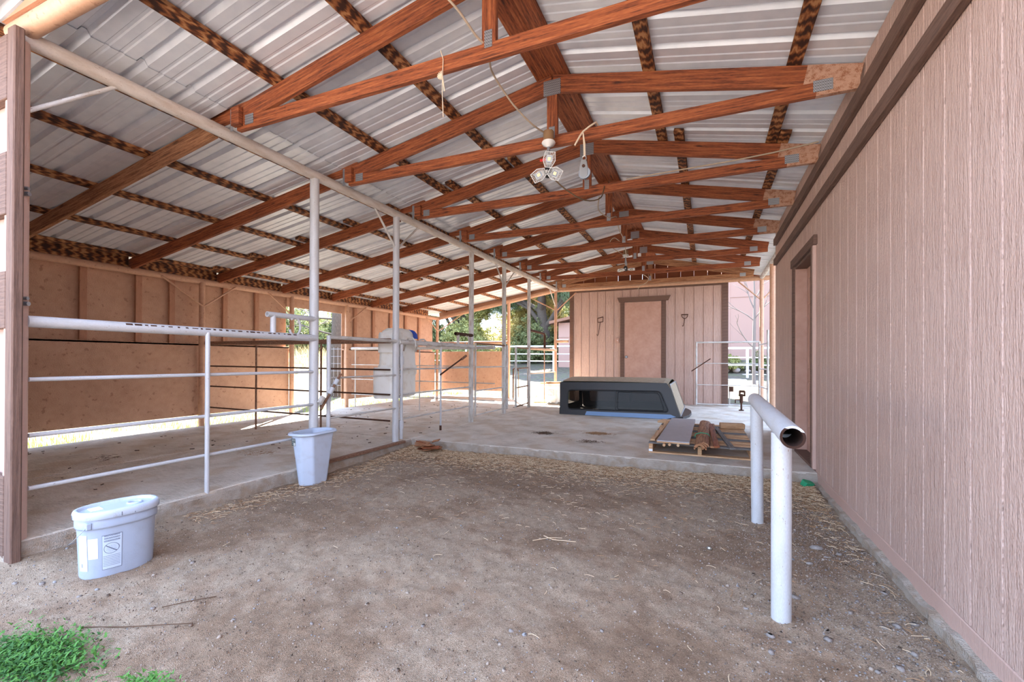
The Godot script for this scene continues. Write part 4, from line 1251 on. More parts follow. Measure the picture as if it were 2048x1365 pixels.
func build_camper() -> void:
	var t := thing("truck_topper", "dusty black truck bed topper with tinted windows sitting on the slab", "truck topper")
	# outlines in X and Y; the sides lean in as they rise
	var side := [Vector2(-2.53, 0.0), Vector2(-0.62, 0.0), Vector2(-0.40, 0.05), Vector2(-0.585, 0.60), Vector2(-0.63, 0.622), Vector2(-2.50, 0.622), Vector2(-2.55, 0.60)]
	var win := round_poly([Vector2(-2.385, 0.105), Vector2(-0.585, 0.125), Vector2(-0.73, 0.475), Vector2(-2.385, 0.455)], 0.07)
	var dn := func(q: Vector2, s: float) -> Vector3: return P(q.x, q.y, 8.20 + q.y * 0.10) if s < 0 else P(q.x, q.y, 9.95 - q.y * 0.10)
	var cen := Vector2(-1.5, 0.29)
	for s in [-1.0, 1.0]:
		var outer := []
		for q in win: outer.append(onto(side, cen, (q - cen).normalized()))
		# outline corners would be cut: snap the nearest point to each corner
		for corner in side:
			var bi := 0
			for i in outer.size():
				if outer[i].distance_to(corner) < outer[bi].distance_to(corner): bi = i
			outer[bi] = corner
		var o3 := []
		var i3 := []
		var i4 := []
		for i in win.size():
			o3.append(dn.call(outer[i], s)); i3.append(dn.call(win[i], s)); i4.append(dn.call(win[i], s) + Vector3(0, 0, 0.02 * s))
		var m := newmb()
		m.ring(o3, i3, Vector3(0, 0.1, -s))
		var pn := part(m, "side_panel", M.shell, t)
		# rubber gasket round the glass
		m = newmb()
		m.tube(i3, 0.012, 8, false, true)
		part(m, "window_gasket", M.dark_plastic, pn)
		m = newmb()
		var cc := Vector3.ZERO
		for q in i3: cc += q
		cc /= i3.size()
		for i in i3.size(): m.ftri(cc, i3[i], i3[(i + 1) % i3.size()], Vector3(0, 0, -s))
		part(m, "window_glass", M.tint, pn)
		beam("window_bar", M.dark_plastic, pn, dn.call(Vector2(-1.495, 0.115), s), dn.call(Vector2(-1.495, 0.465), s), 0.03, 0.02, Vector3.RIGHT)
		m = newmb()
		var sl := [Vector2(-1.46, 0.135), Vector2(-0.66, 0.145), Vector2(-0.76, 0.445), Vector2(-1.46, 0.445)]
		var sl3 := []
		for q in round_poly(sl, 0.04): sl3.append(dn.call(q, s) + Vector3(0, 0, -0.004 * s))
		m.tube(sl3, 0.008, 6, false, true)
		part(m, "slider_frame", M.dark_plastic, pn)
		# blue sill strip left where the paint came away
		m = newmb()
		m.prism([dn.call(Vector2(-2.05, 0.006), s) + Vector3(0, 0, -0.003 * s), dn.call(Vector2(-0.64, 0.006), s) + Vector3(0, 0, -0.003 * s), dn.call(Vector2(-0.47, 0.05), s) + Vector3(0, 0, -0.003 * s), dn.call(Vector2(-0.56, 0.085), s) + Vector3(0, 0, -0.003 * s), dn.call(Vector2(-2.02, 0.075), s) + Vector3(0, 0, -0.003 * s)], Vector3(0, 0, 0.004 * -s))
		part(m, "sill_strip", M.shell_blue, pn)
	# roof: low crown between the two sides
	var m2 := newmb()
	var rows := []
	for k in 9:
		var f := k / 8.0
		var d := lerpf(8.262, 9.888, f)
		var y := 0.622 + 0.055 * sin(PI * f)
		if k == 0 or k == 8: y = 0.622
		rows.append([P(-2.56, y - 0.03, d), P(-2.50, y, d), P(-1.5, y + 0.006, d), P(-0.68, y, d), P(-0.60, y - 0.018, d)])
	for k in 8:
		for i in 4: m2.quad(rows[k][i], rows[k][i + 1], rows[k + 1][i + 1], rows[k + 1][i], Vector3.UP)
	part(m2, "roof_skin", M.shell_top, t)
	m2 = newmb()
	for k in 8:
		for i in 4: m2.quad(rows[k][i] - Vector3(0, 0.012, 0), rows[k][i + 1] - Vector3(0, 0.012, 0), rows[k + 1][i + 1] - Vector3(0, 0.012, 0), rows[k + 1][i] - Vector3(0, 0.012, 0), Vector3.DOWN)
	part(m2, "headliner", M.shell_in, t)
	# sloping rear hatch
	m2 = newmb()
	m2.prism([P(-0.585, 0.60, 8.27), P(-0.40, 0.05, 8.22), P(-0.40, 0.05, 9.93), P(-0.585, 0.60, 9.88)], Vector3(-0.02, -0.006, 0))
	part(m2, "hatch", M.shell_top, t)
	m2 = newmb()
	m2.tube([P(-0.578, 0.59, 8.29), P(-0.40, 0.06, 8.25), P(-0.40, 0.06, 9.90), P(-0.578, 0.59, 9.86)], 0.011, 8, false, true)
	part(m2, "hatch_trim", M.galv, t)
	m2 = newmb()
	m2.prism([P(-0.62, 0.0, 8.21), P(-0.36, 0.0, 8.30), P(-0.27, 0.0, 8.7), P(-0.25, 0.0, 9.1), P(-0.27, 0.0, 9.5), P(-0.36, 0.0, 9.85), P(-0.62, 0.0, 9.94)], Vector3(0, 0.045, 0))
	part(m2, "rear_sill", M.shell, t)
	# front bulkhead with its window
	var bulk := [Vector2(8.20, 0.0), Vector2(9.95, 0.0), Vector2(9.89, 0.60), Vector2(8.26, 0.60)]
	var bw := round_poly([Vector2(8.5, 0.14), Vector2(9.65, 0.14), Vector2(9.62, 0.48), Vector2(8.53, 0.48)], 0.05)
	var bo := []
	var bi3 := []
	for q in bw: bo.append(onto(bulk, Vector2(9.08, 0.3), (q - Vector2(9.08, 0.3)).normalized()))
	for corner in bulk:
		var bi := 0
		for i in bo.size():
			if bo[i].distance_to(corner) < bo[bi].distance_to(corner): bi = i
		bo[bi] = corner
	var bo3 := []
	for i in bw.size():
		bo3.append(P(-2.54, bo[i].y, bo[i].x)); bi3.append(P(-2.54, bw[i].y, bw[i].x))
	m2 = newmb()
	m2.ring(bo3, bi3, Vector3.LEFT)
	part(m2, "bulkhead", M.shell, t)
	m2 = newmb()
	var bc := P(-2.54, 0.31, 9.08)
	for i in bi3.size(): m2.ftri(bc, bi3[i], bi3[(i + 1) % bi3.size()], Vector3.LEFT)
	part(m2, "bulkhead_glass", M.tint, t)
	rebase(t, P(-1.5, 0.0, 9.07))

func build_pallet() -> void:
	var t := thing("wood_pallet", "weathered wooden pallet lying near the front edge of the slab", "pallet")
	var d0 := 5.16
	var d1 := 6.95
	for x in [-0.555, -0.06, 0.43]: beam("stringer", M.raw, t, P(x, 0.058, d0), P(x, 0.058, d1), 0.04, 0.085)
	var d := d0 + 0.045
	for k in 11:
		beam("deck_board", M.raw if k % 3 else M.grey_wood, t, P(-0.58, 0.108, d), P(0.455, 0.108, d), 0.088, 0.015, Vector3.UP, 0.002)
		d += 0.17
	for q in [5.2, 6.05, 6.9]: beam("bottom_board", M.raw, t, P(-0.58, 0.0085, q), P(0.455, 0.0085, q), 0.09, 0.015, Vector3.UP, 0.002)
	box("tag", M.paper, t, P(-0.555, 0.03, d0 - 0.003), Vector3(0.04, 0.025, 0.002), 0.0)
	rebase(t, P(-0.06, 0, 6.05))
	# shelf board with grey face
	var b := thing("shelf_board", "grey laminate shelf board lying along the pallet", "board")
	var m := newmb()
	m.beam(P(-0.315, 0.168, 4.98), P(-0.30, 0.168, 7.0), 0.32, 0.012, Vector3.UP, 0.001)
	part(m, "face", M.board_top, b)
	m = newmb()
	m.beam(P(-0.315, 0.155, 4.98), P(-0.30, 0.155, 7.0), 0.321, 0.014, Vector3.UP, 0.001)
	part(m, "core", M.raw, b)
	rebase(b, P(-0.31, 0.148, 6.0))
	# round poles sticking out from under the shelf board
	for q in [[-0.40, 0.0215, 4.94, 0.021], [-0.35, 0.0135, 5.00, 0.013], [-0.265, 0.0145, 4.98, 0.014]]:
		var o := pipe("wooden_pole", M.raw, self, P(q[0], 0.1315, q[2]), P(q[0] - 0.02, 0.1315, 6.6), 0.0145, 12)
		tag(o, "round wooden pole end sticking out under the grey shelf board", "pole", "round poles under the shelf board")
		rebase_mesh(o, P(q[0], 0.117, q[2]))
	# bundle of moulding strips tied with green twine
	var bu := thing("moulding_bundle", "bundle of reddish curved wood moulding tied with green twine on the pallet", "moulding")
	for k in 3:
		m = newmb()
		m.swap = true
		var rows := []
		for e in [4.94 + k * 0.03, 6.95 - k * 0.05]:
			var ring := []
			var w := 0.052 + k * 0.004
			var cx := -0.06 + k * 0.016 + (0.03 if e > 6 else 0.0)
			for i in 9:
				var an := PI * i / 8.0
				ring.append(P(cx - cos(an) * w, 0.128 + k * 0.004 + sin(an) * 0.042, e))
			for i in 9:
				var an := PI * (8 - i) / 8.0
				ring.append(P(cx - cos(an) * (w - 0.012), 0.124 + k * 0.004 + sin(an) * 0.030, e))
			rows.append(ring)
		m.loft(rows, P(-0.05, 0.15, 6.0))
		part(m, "strip", M.dusty, bu)
	m = newmb()
	m.tube([P(-0.118, 0.13, 5.62), P(-0.11, 0.165, 5.62), P(-0.05, 0.185, 5.63), P(0.02, 0.175, 5.62), P(0.045, 0.14, 5.61)], 0.006, 8)
	part(m, "twine", M.twine, bu)
	rebase(bu, P(-0.05, 0.125, 5.95))
	for q in [[-0.105, 4.90, 0.0], [-0.03, 4.92, 0.03], [0.0, 4.91, 0.02]]:
		var o := pipe("dowel", M.dusty, self, P(q[0], 0.1255, q[1]), P(q[0] + 0.02, 0.1255, 6.3), 0.009, 8)
		tag(o, "thin wood strip end poking out below the tied moulding bundle", "strip", "thin strips below the bundle")
		rebase_mesh(o, P(q[0], 0.12, q[1]))
	var planks := [[P(0.075, 0.139, 4.98), P(0.07, 0.139, 6.8), 0.07, 0.018, M.dusty, "reddish plank lying beside the tied moulding bundle"], [P(0.10, 0.160, 4.90), P(0.055, 0.160, 6.6), 0.055, 0.016, M.red, "narrow red-brown plank on top beside the moulding bundle"], [P(0.245, 0.127, 5.05), P(0.12, 0.127, 6.55), 0.052, 0.02, M.grey_wood, "weathered grey stick lying aslant on the pallet"], [P(-0.545, 0.127, 5.25), P(-0.50, 0.127, 7.05), 0.05, 0.02, M.raw, "long raw batten along the edge of the pallet"], [P(-0.50, 0.14, 6.98), P(-0.56, 0.14, 6.75), 0.16, 0.03, M.raw, "short block of raw timber at the pallet's back corner"]]
	for q in planks:
		var o := beam("plank", q[4], self, q[0], q[1], q[2], q[3])
		tag(o, q[5], "plank")
		rebase_mesh(o, Vector3(q[0].x, q[0].y - q[3] / 2, q[0].z))
	var sp := beam("split_block", M.raw, self, P(0.17, 0.152, 6.62), P(0.46, 0.152, 6.66), 0.12, 0.07, Vector3.UP, 0.008)
	tag(sp, "short thick split timber block on the bare end of the pallet", "block")
	rebase_mesh(sp, P(0.3, 0.117, 6.64))

func build_cooler() -> void:
	var t := thing("cooler_chest", "old white chest cooler with recessed handle beside the truck topper", "cooler", P(-3.30, 0.0, 10.35))
	t.rotation.y = -0.12
	var m := newmb()
	var rings := []
	for q in [[0.03, 0.145, 0.26], [0.36, 0.16, 0.28]]: rings.append(soft(oct_ring(Vector3(0, q[0], 0), q[1], q[2], 0.02), 0.015))
	m.loft(rings, Vector3(0, 0.2, 0))
	part(m, "body", M.tank, t)
	m = newmb()
	rings = []
	for q in [[0.362, 0.165, 0.285], [0.372, 0.172, 0.292], [0.43, 0.172, 0.292], [0.445, 0.16, 0.28]]: rings.append(soft(oct_ring(Vector3(0, q[0], 0), q[1], q[2], 0.02), 0.015))
	m.loft(rings, Vector3(0, 0.4, 0))
	part(m, "lid", M.tank, t)
	m = newmb()
	for q in [[0.0, 0.31, 0.13, 0.012], [0.0, 0.19, 0.13, 0.012]]: m.bx(Vector3(q[0], q[1], 0.282), Vector3(q[2], q[3], 0.016))
	for x in [-0.065, 0.065]: m.bx(Vector3(x, 0.25, 0.282), Vector3(0.012, 0.13, 0.016))
	m.bx(Vector3(0, 0.25, 0.282), Vector3(0.08, 0.05, 0.012))
	part(m, "handle_recess", M.tank, t)
	for x in [-0.10, 0.11]: box("foot", M.tank, t, Vector3(x, 0.016, 0.2), Vector3(0.05, 0.03, 0.06))
	var w := thing("scrap_board", "sun-bleached scrap boards lying across the top of the cooler", "board", P(-3.36, 0.448, 10.30))
	beam("plank", M.raw, w, Vector3(-0.28, 0.02, 0.1), Vector3(0.15, 0.02, -0.12), 0.16, 0.03)
	beam("plank", M.dusty, w, Vector3(-0.12, 0.045, 0.12), Vector3(0.22, 0.05, 0.05), 0.10, 0.02)
	var b := beam("scrap_board", M.raw, self, P(-3.75, 0.02, 10.05), P(-3.46, 0.02, 10.28), 0.08, 0.03)
	tag(b, "raw board end lying on the slab against the cooler's foot", "board")
	rebase_mesh(b, P(-3.6, 0.005, 10.15))

func grille(parent: Node, c: Vector3, along: Vector3, face: Vector3) -> void:
	# one lamp wing: hexagonal slotted plate with a small square of LEDs
	var y := along.normalized()
	var z := (face - y * face.dot(y)).normalized()
	var x := y.cross(z)
	var hexa := func(k: float) -> Array:
		var r := []
		for q in [Vector2(-0.026, -0.062), Vector2(0.026, -0.062), Vector2(0.050, -0.01), Vector2(0.040, 0.055), Vector2(-0.040, 0.055), Vector2(-0.050, -0.01)]: r.append(c + x * q.x * k + y * q.y * k)
		return r
	var m := newmb()
	m.tube(hexa.call(1.0), 0.0026, 8, false, true)
	m.tube(hexa.call(0.50), 0.0024, 6, false, true)
	var o: Array = hexa.call(1.0)
	var n: Array = hexa.call(0.5)
	for i in 6:
		for k in 5:
			var f := k / 5.0
			m.beam((o[i] as Vector3).lerp(o[(i + 1) % 6], f), (n[i] as Vector3).lerp(n[(i + 1) % 6], f), 0.0018, 0.006, z, 0.0)
	var w := part(m, "lamp_wing", M.white_plastic, parent)
	m = newmb()
	m.bx(c, Vector3(0.044, 0.05, 0.006), Basis(x, y, z), 0.001)
	part(m, "heat_plate", M.galv, w)
	m = newmb()
	m.bx(c + z * 0.005, Vector3(0.026, 0.028, 0.003), Basis(x, y, z), 0.001)
	part(m, "led_panel", M.led, w)

func build_lights() -> void:
	for k in 2:
		var at := P(-1.163, 2.51, 3.44) if k == 0 else P(-1.31, 2.63, 8.14)
		var t := thing("shop_light", "three-winged LED shop light with red tag hanging under the truss" if k == 0 else "three-winged LED shop light hanging near the shed, wings folded flat", "light", at)
		var m := newmb()
		m.tube([Vector3(0, 0.33, 0), Vector3(0, 0.255, 0), Vector3(0, 0.25, 0)], [0.042, 0.042, 0.04], 16)
		part(m, "junction_box", M.box_tan, t)
		m = newmb()
		m.tube([Vector3(0, 0.250, 0), Vector3(0, 0.238, 0), Vector3(0, 0.222, 0), Vector3(0, 0.205, 0)], [0.050, 0.056, 0.046, 0.014], 20)
		part(m, "lampholder", M.white_plastic, t)
		m = newmb()
		m.tube([Vector3(0, 0.21, 0), Vector3(0, 0.09, 0)], 0.013, 12)
		m.tube([Vector3(0, 0.15, 0), Vector3(0.004, 0.10, 0), Vector3(0.01, 0.06, 0)], [0.016, 0.022, 0.018], 12)
		part(m, "neck", M.galv, t)
		m = newmb()
		m.tube([Vector3(0, 0.05, 0), Vector3(0, 0.02, 0), Vector3(0, -0.03, 0.01)], [0.02, 0.036, 0.03], 14)
		part(m, "hub", M.dark_plastic, t)
		m = newmb()
		m.tube([Vector3(0, 0.0, 0.03), Vector3(0, 0.0, 0.038), Vector3(0, 0.0, 0.044)], [0.014, 0.012, 0.005], 12)
		part(m, "sensor", M.white_plastic, t)
		if k == 0:
			grille(t, Vector3(0.022, 0.088, 0.045), Vector3(0.2, 1, 0.1), Vector3(0.1, -0.15, 1))
			grille(t, Vector3(-0.066, -0.026, 0.045), Vector3(-0.85, -0.45, 0.1), Vector3(-0.1, -0.15, 1))
			grille(t, Vector3(0.07, -0.035, 0.045), Vector3(0.85, -0.5, 0.1), Vector3(0.1, -0.15, 1))
			box("tag", M.red_plastic, t, Vector3(-0.035, 0.10, 0.02), Vector3(0.06, 0.02, 0.003), 0.0)
		else:
			grille(t, Vector3(-0.08, -0.02, 0.05), Vector3(-1, -0.1, 0.4), Vector3(0, -1, 0.35))
			grille(t, Vector3(0.10, -0.01, -0.02), Vector3(1, 0, -0.1), Vector3(0, -1, 0.3))
			grille(t, Vector3(-0.05, -0.05, 0.11), Vector3(-0.6, -0.2, 0.8), Vector3(0, -1, 0.3))
	# pulley block
	var p := thing("pulley_block", "steel pulley block hanging by a thin rope over the truss", "pulley", P(-0.872, 2.49, 3.44))
	var q := newmb()
	for s in [-1.0, 1.0]:
		q.prism([Vector3(-0.02, 0.07, 0.012 * s), Vector3(0.018, 0.07, 0.012 * s), Vector3(0.032, 0.0, 0.012 * s), Vector3(0.03, -0.05, 0.012 * s), Vector3(0.0, -0.078, 0.012 * s), Vector3(-0.03, -0.05, 0.012 * s), Vector3(-0.034, 0.0, 0.012 * s)], Vector3(0, 0, 0.004 * s))
	part(q, "cheek", M.steel, p)
	q = newmb()
	q.tube([Vector3(0.004, -0.03, -0.010), Vector3(0.004, -0.03, 0.0), Vector3(0.004, -0.03, 0.010)], [0.046, 0.038, 0.046], 24)
	part(q, "sheave", M.galv, p)
	q = newmb()
	q.tube([Vector3(0, 0.02, 0.014), Vector3(0, 0.02, 0.024)], 0.012, 10)
	part(q, "axle", M.dark_rust, p)
	q = newmb()
	var eye := []
	for k in 14: eye.append(Vector3(cos(TAU * k / 14) * 0.016, 0.085 + sin(TAU * k / 14) * 0.02, 0))
	q.tube(eye, 0.005, 8, false, true)
	part(q, "eye", M.steel, p)
	q = newmb()
	q.tube([Vector3(0.0, 0.10, 0), Vector3(-0.002, 0.18, 0.0), Vector3(-0.006, 0.285, 0.01)], 0.005, 8)
	q.tube([Vector3(0.008, 0.10, 0), Vector3(0.006, 0.20, 0.002), Vector3(-0.006, 0.285, 0.01)], 0.004, 8)
	q.tube([Vector3(-0.07, 0.19, 0.02), Vector3(-0.03, 0.26, 0.014), Vector3(-0.006, 0.29, 0.012), Vector3(0.04, 0.325, 0.0), Vector3(0.085, 0.365, -0.03), Vector3(0.09, 0.36, -0.14)], 0.0075, 8)
	part(q, "rope", M.rope, p)
	# twine with a bow tied round the first truss
	var s1 := thing("twine_string", "pale twine tied in a bow round the nearest truss chord", "string", P(-1.465, 2.72, 2.335))
	q = newmb()
	q.tube([Vector3(0.006, 0.135, 0.03), Vector3(0.006, 0.10, 0.0), Vector3(0.002, 0.0, 0.0), Vector3(0.0, -0.1, 0.0), Vector3(0.008, -0.25, 0.0)], 0.003, 6)
	q.tube([Vector3(0.002, 0.0, 0.002), Vector3(0.014, -0.06, 0.006), Vector3(0.02, -0.10, 0.006)], 0.004, 6)
	part(q, "cord", M.rope, s1)
	q = newmb()
	for k in 9:
		var an := PI * 0.5 + PI * k / 8.0
		q.tube([Vector3(0.0, 0.0, 0.004), Vector3(cos(an) * 0.03, sin(an) * 0.026, 0.008)], 0.0035, 5)
	part(q, "bow", M.rope, s1)
	# cables strung along the trusses
	var runs := [
		["roof_cable", [P(-1.40, 3.05, 1.9), P(-1.27, 2.93, 2.05), P(-1.235, 2.90, 2.15), P(-1.215, 2.865, 2.28), P(-1.20, 2.86, 2.42), P(-1.33, 2.95, 2.75), P(-1.28, 2.85, 3.0), P(-1.215, 2.80, 3.22), P(-1.20, 2.845, 3.45)], 0.0065, M.cable, "tan electric cable looping between the first two trusses to the shop light"],
		["roof_cable", [P(-1.18, 2.68, 3.47), P(-1.18, 2.55, 3.52), P(-1.10, 2.46, 3.7), P(-1.0, 2.45, 4.0), P(-0.95, 2.60, 4.4), P(-0.98, 2.86, 4.74)], 0.006, M.cord, "brown cord from the shop light sagging to the next truss"],
		["roof_cable", [P(-1.04, 2.74, 4.75), P(-1.10, 2.68, 5.0), P(-1.08, 2.74, 5.5), P(-1.06, 2.85, 5.86), P(-1.10, 2.80, 6.3), P(-1.15, 2.85, 7.05), P(-1.22, 2.78, 7.6), P(-1.28, 2.86, 8.2)], 0.006, M.cable, "tan cable sagging between the middle trusses"],
		["roof_cable", [P(0.90, 2.93, 4.69), P(0.55, 2.885, 4.66), P(0.2, 2.868, 4.665), P(-0.3, 2.862, 4.675), P(-0.75, 2.856, 4.69)], 0.007, M.cable, "pale cable lying along the top of a truss chord to the siding wall"],
		["roof_cable", [P(-1.36, 2.90, 8.2), P(-1.50, 2.98, 8.0), P(-1.52, 3.05, 7.8), P(-1.42, 3.08, 7.7), P(-1.33, 3.02, 7.9)], 0.006, M.cable, "loose white cable loop beside the far shop light"],
		["roof_cable", [P(-1.25, 2.80, 9.42), P(-1.12, 2.74, 9.8), P(-1.18, 2.70, 10.1), P(-1.35, 2.66, 10.3), P(-1.42, 2.60, 10.5)], 0.006, M.cable, "bare cable end hanging in front of the shed gable"]]
	for r in runs:
		q = newmb()
		var cv := Curve3D.new()
		var ps: Array = r[1]
		for i in ps.size():
			var tn: Vector3 = ((ps[mini(i + 1, ps.size() - 1)] - ps[maxi(i - 1, 0)]) / 6.0)
			cv.add_point(ps[i], -tn, tn)
		q.tube(Array(cv.tessellate(3, 4)), r[2], 8)
		var o := part(q, r[0], r[3], self)
		tag(o, r[4], "cable")
		rebase_mesh(o, ps[0])

# ---------- ground, litter, plants ----------
var hn := FastNoiseLite.new()
var hn2 := FastNoiseLite.new()

func dirt_y(x: float, d: float) -> float:
	var y := -0.125 + hn.get_noise_2d(x, d) * 0.022 + hn2.get_noise_2d(x, d) * 0.012
	y += 0.03 * clampf((d - 4.2) / 0.6, 0, 1)
	y += 0.02 * clampf((-x - 3.1) / 0.35, 0, 1)
	return y

func earth_tone(x: float, d: float) -> Color:
	# patches of pale grit and darker damp earth, with ragged outlines
	var a := hn.get_noise_2d(x * 1.3 + 40, d * 1.3) + hn2.get_noise_2d(x * 0.9, d * 0.9 + 20) * 0.5
	var pale := Color(1.12, 1.10, 1.10)
	var damp := Color(0.74, 0.66, 0.60)
	return damp.lerp(pale, clampf(a * 1.6 + 0.62, 0.0, 1.0))

func yard_y(x: float, d: float) -> float:
	var dx := maxf(-7.3 - x, x - 6.0)
	var dd := maxf(d - 11.6, -3.0 - d)
	var out := Vector2(maxf(dx, 0), maxf(dd, 0)).length()
	var y := -0.10 + 0.026 * out + 0.0032 * minf(out, 30.0) * minf(out, 30.0)
	if d < 0.0: y = -0.12 - 0.004 * out
	y += hn.get_noise_2d(x * 0.3, d * 0.3) * 0.05 * clampf(out / 3.0, 0.1, 1.0)
	return y

func grid_mesh(x0: float, x1: float, d0: float, d1: float, step: float, fn: Callable, tone = null) -> ArrayMesh:
	var nx := int((x1 - x0) / step)
	var nd := int((d1 - d0) / step)
	var vs := PackedVector3Array()
	var ns := PackedVector3Array()
	var ix := PackedInt32Array()
	var cs := PackedColorArray()
	for j in nd + 1:
		for i in nx + 1:
			var x := x0 + i * step
			var d := d0 + j * step
			var y: float = fn.call(x, d)
			var e := step * 0.5
			var gx: float = (fn.call(x + e, d) - fn.call(x - e, d)) / step
			var gd: float = (fn.call(x, d + e) - fn.call(x, d - e)) / step
			vs.append(P(x, y, d))
			if tone != null: cs.append(tone.call(x, d))
			ns.append(Vector3(-gx, 1, gd).normalized())
	for j in nd:
		for i in nx:
			var a := j * (nx + 1) + i
			ix.append_array([a, a + nx + 1, a + 1, a + 1, a + nx + 1, a + nx + 2])
	var arr := []
	arr.resize(Mesh.ARRAY_MAX)
	arr[Mesh.ARRAY_VERTEX] = vs
	arr[Mesh.ARRAY_NORMAL] = ns
	arr[Mesh.ARRAY_INDEX] = ix
	if tone != null: arr[Mesh.ARRAY_COLOR] = cs
	var am := ArrayMesh.new()
	am.add_surface_from_arrays(Mesh.PRIMITIVE_TRIANGLES, arr)
	return am

func rock_mesh(sd: int, squash := 0.6, segs := 8) -> ArrayMesh:
	var f := FastNoiseLite.new()
	f.seed = sd
	f.frequency = 0.9
	var m := MB.new()
	var rows := []
	var rings := segs / 2 + 1
	for i in rings + 1:
		var th := PI * i / rings
		var row := []
		for k in segs:
			var ph := TAU * k / segs
			var dir := Vector3(sin(th) * cos(ph), cos(th), sin(th) * sin(ph))
			var r := 1.0 + f.get_noise_3dv(dir * 1.3) * 0.55
			row.append(Vector3(dir.x * r, dir.y * r * squash, dir.z * r * 0.8))
		rows.append(row)
	for i in rings:
		for k in segs:
			var k2 := (k + 1) % segs
			var a: Vector3 = rows[i][k]
			var b: Vector3 = rows[i][k2]
			var c: Vector3 = rows[i + 1][k2]
			var d: Vector3 = rows[i + 1][k]
			if i < rings - 1: m.tri(a, c, d, a.normalized(), c.normalized(), d.normalized())
			if i > 0: m.tri(a, b, c, a.normalized(), b.normalized(), c.normalized())
			elif i == 0: m.tri(a, c, d, a.normalized(), c.normalized(), d.normalized())
	return m.mesh()

func scatter(called: String, mesh: Mesh, mt: Material, xf: Array, label: String, cat: String, parent: Node = self) -> MultiMeshInstance3D:
	var mm := MultiMesh.new()
	mm.transform_format = MultiMesh.TRANSFORM_3D
	mm.mesh = mesh
	mm.instance_count = xf.size()
	for i in xf.size(): mm.set_instance_transform(i, xf[i])
	var o := MultiMeshInstance3D.new()
	o.multimesh = mm
	o.material_override = mt
	if parent == self:
		o.name = numbered(called)
		add_child(o)
		tag(o, label, cat, "", "stuff")
	else:
		o.name = called
		parent.add_child(o, true)
		o.set_meta("kind", "stuff")
	return o

func any_turn(s: Vector3, flat := 0.25) -> Basis:
	return Basis(Vector3.UP, rng.randf() * TAU) * Basis(Vector3.RIGHT, rng.randf_range(-flat, flat)) * Basis.from_scale(s)

func blade_mesh(w: float, bend := 0.35) -> ArrayMesh:
	# a blade one unit tall, bent over, with a ridge
	var m := MB.new()
	var n := 3
	for i in n:
		var a := float(i) / n
		var b := float(i + 1) / n
		var wa := w * (1 - a * a)
		var wb := w * (1 - b * b)
		var pa := Vector3(0, a, bend * a * a)
		var pb := Vector3(0, b, bend * b * b)
		m.quad(pa + Vector3(-wa, 0, 0), pa + Vector3(wa, 0, 0), pb + Vector3(wb, 0, 0), pb + Vector3(-wb, 0, 0), Vector3(0, 0.3, -1))
	return m.mesh()

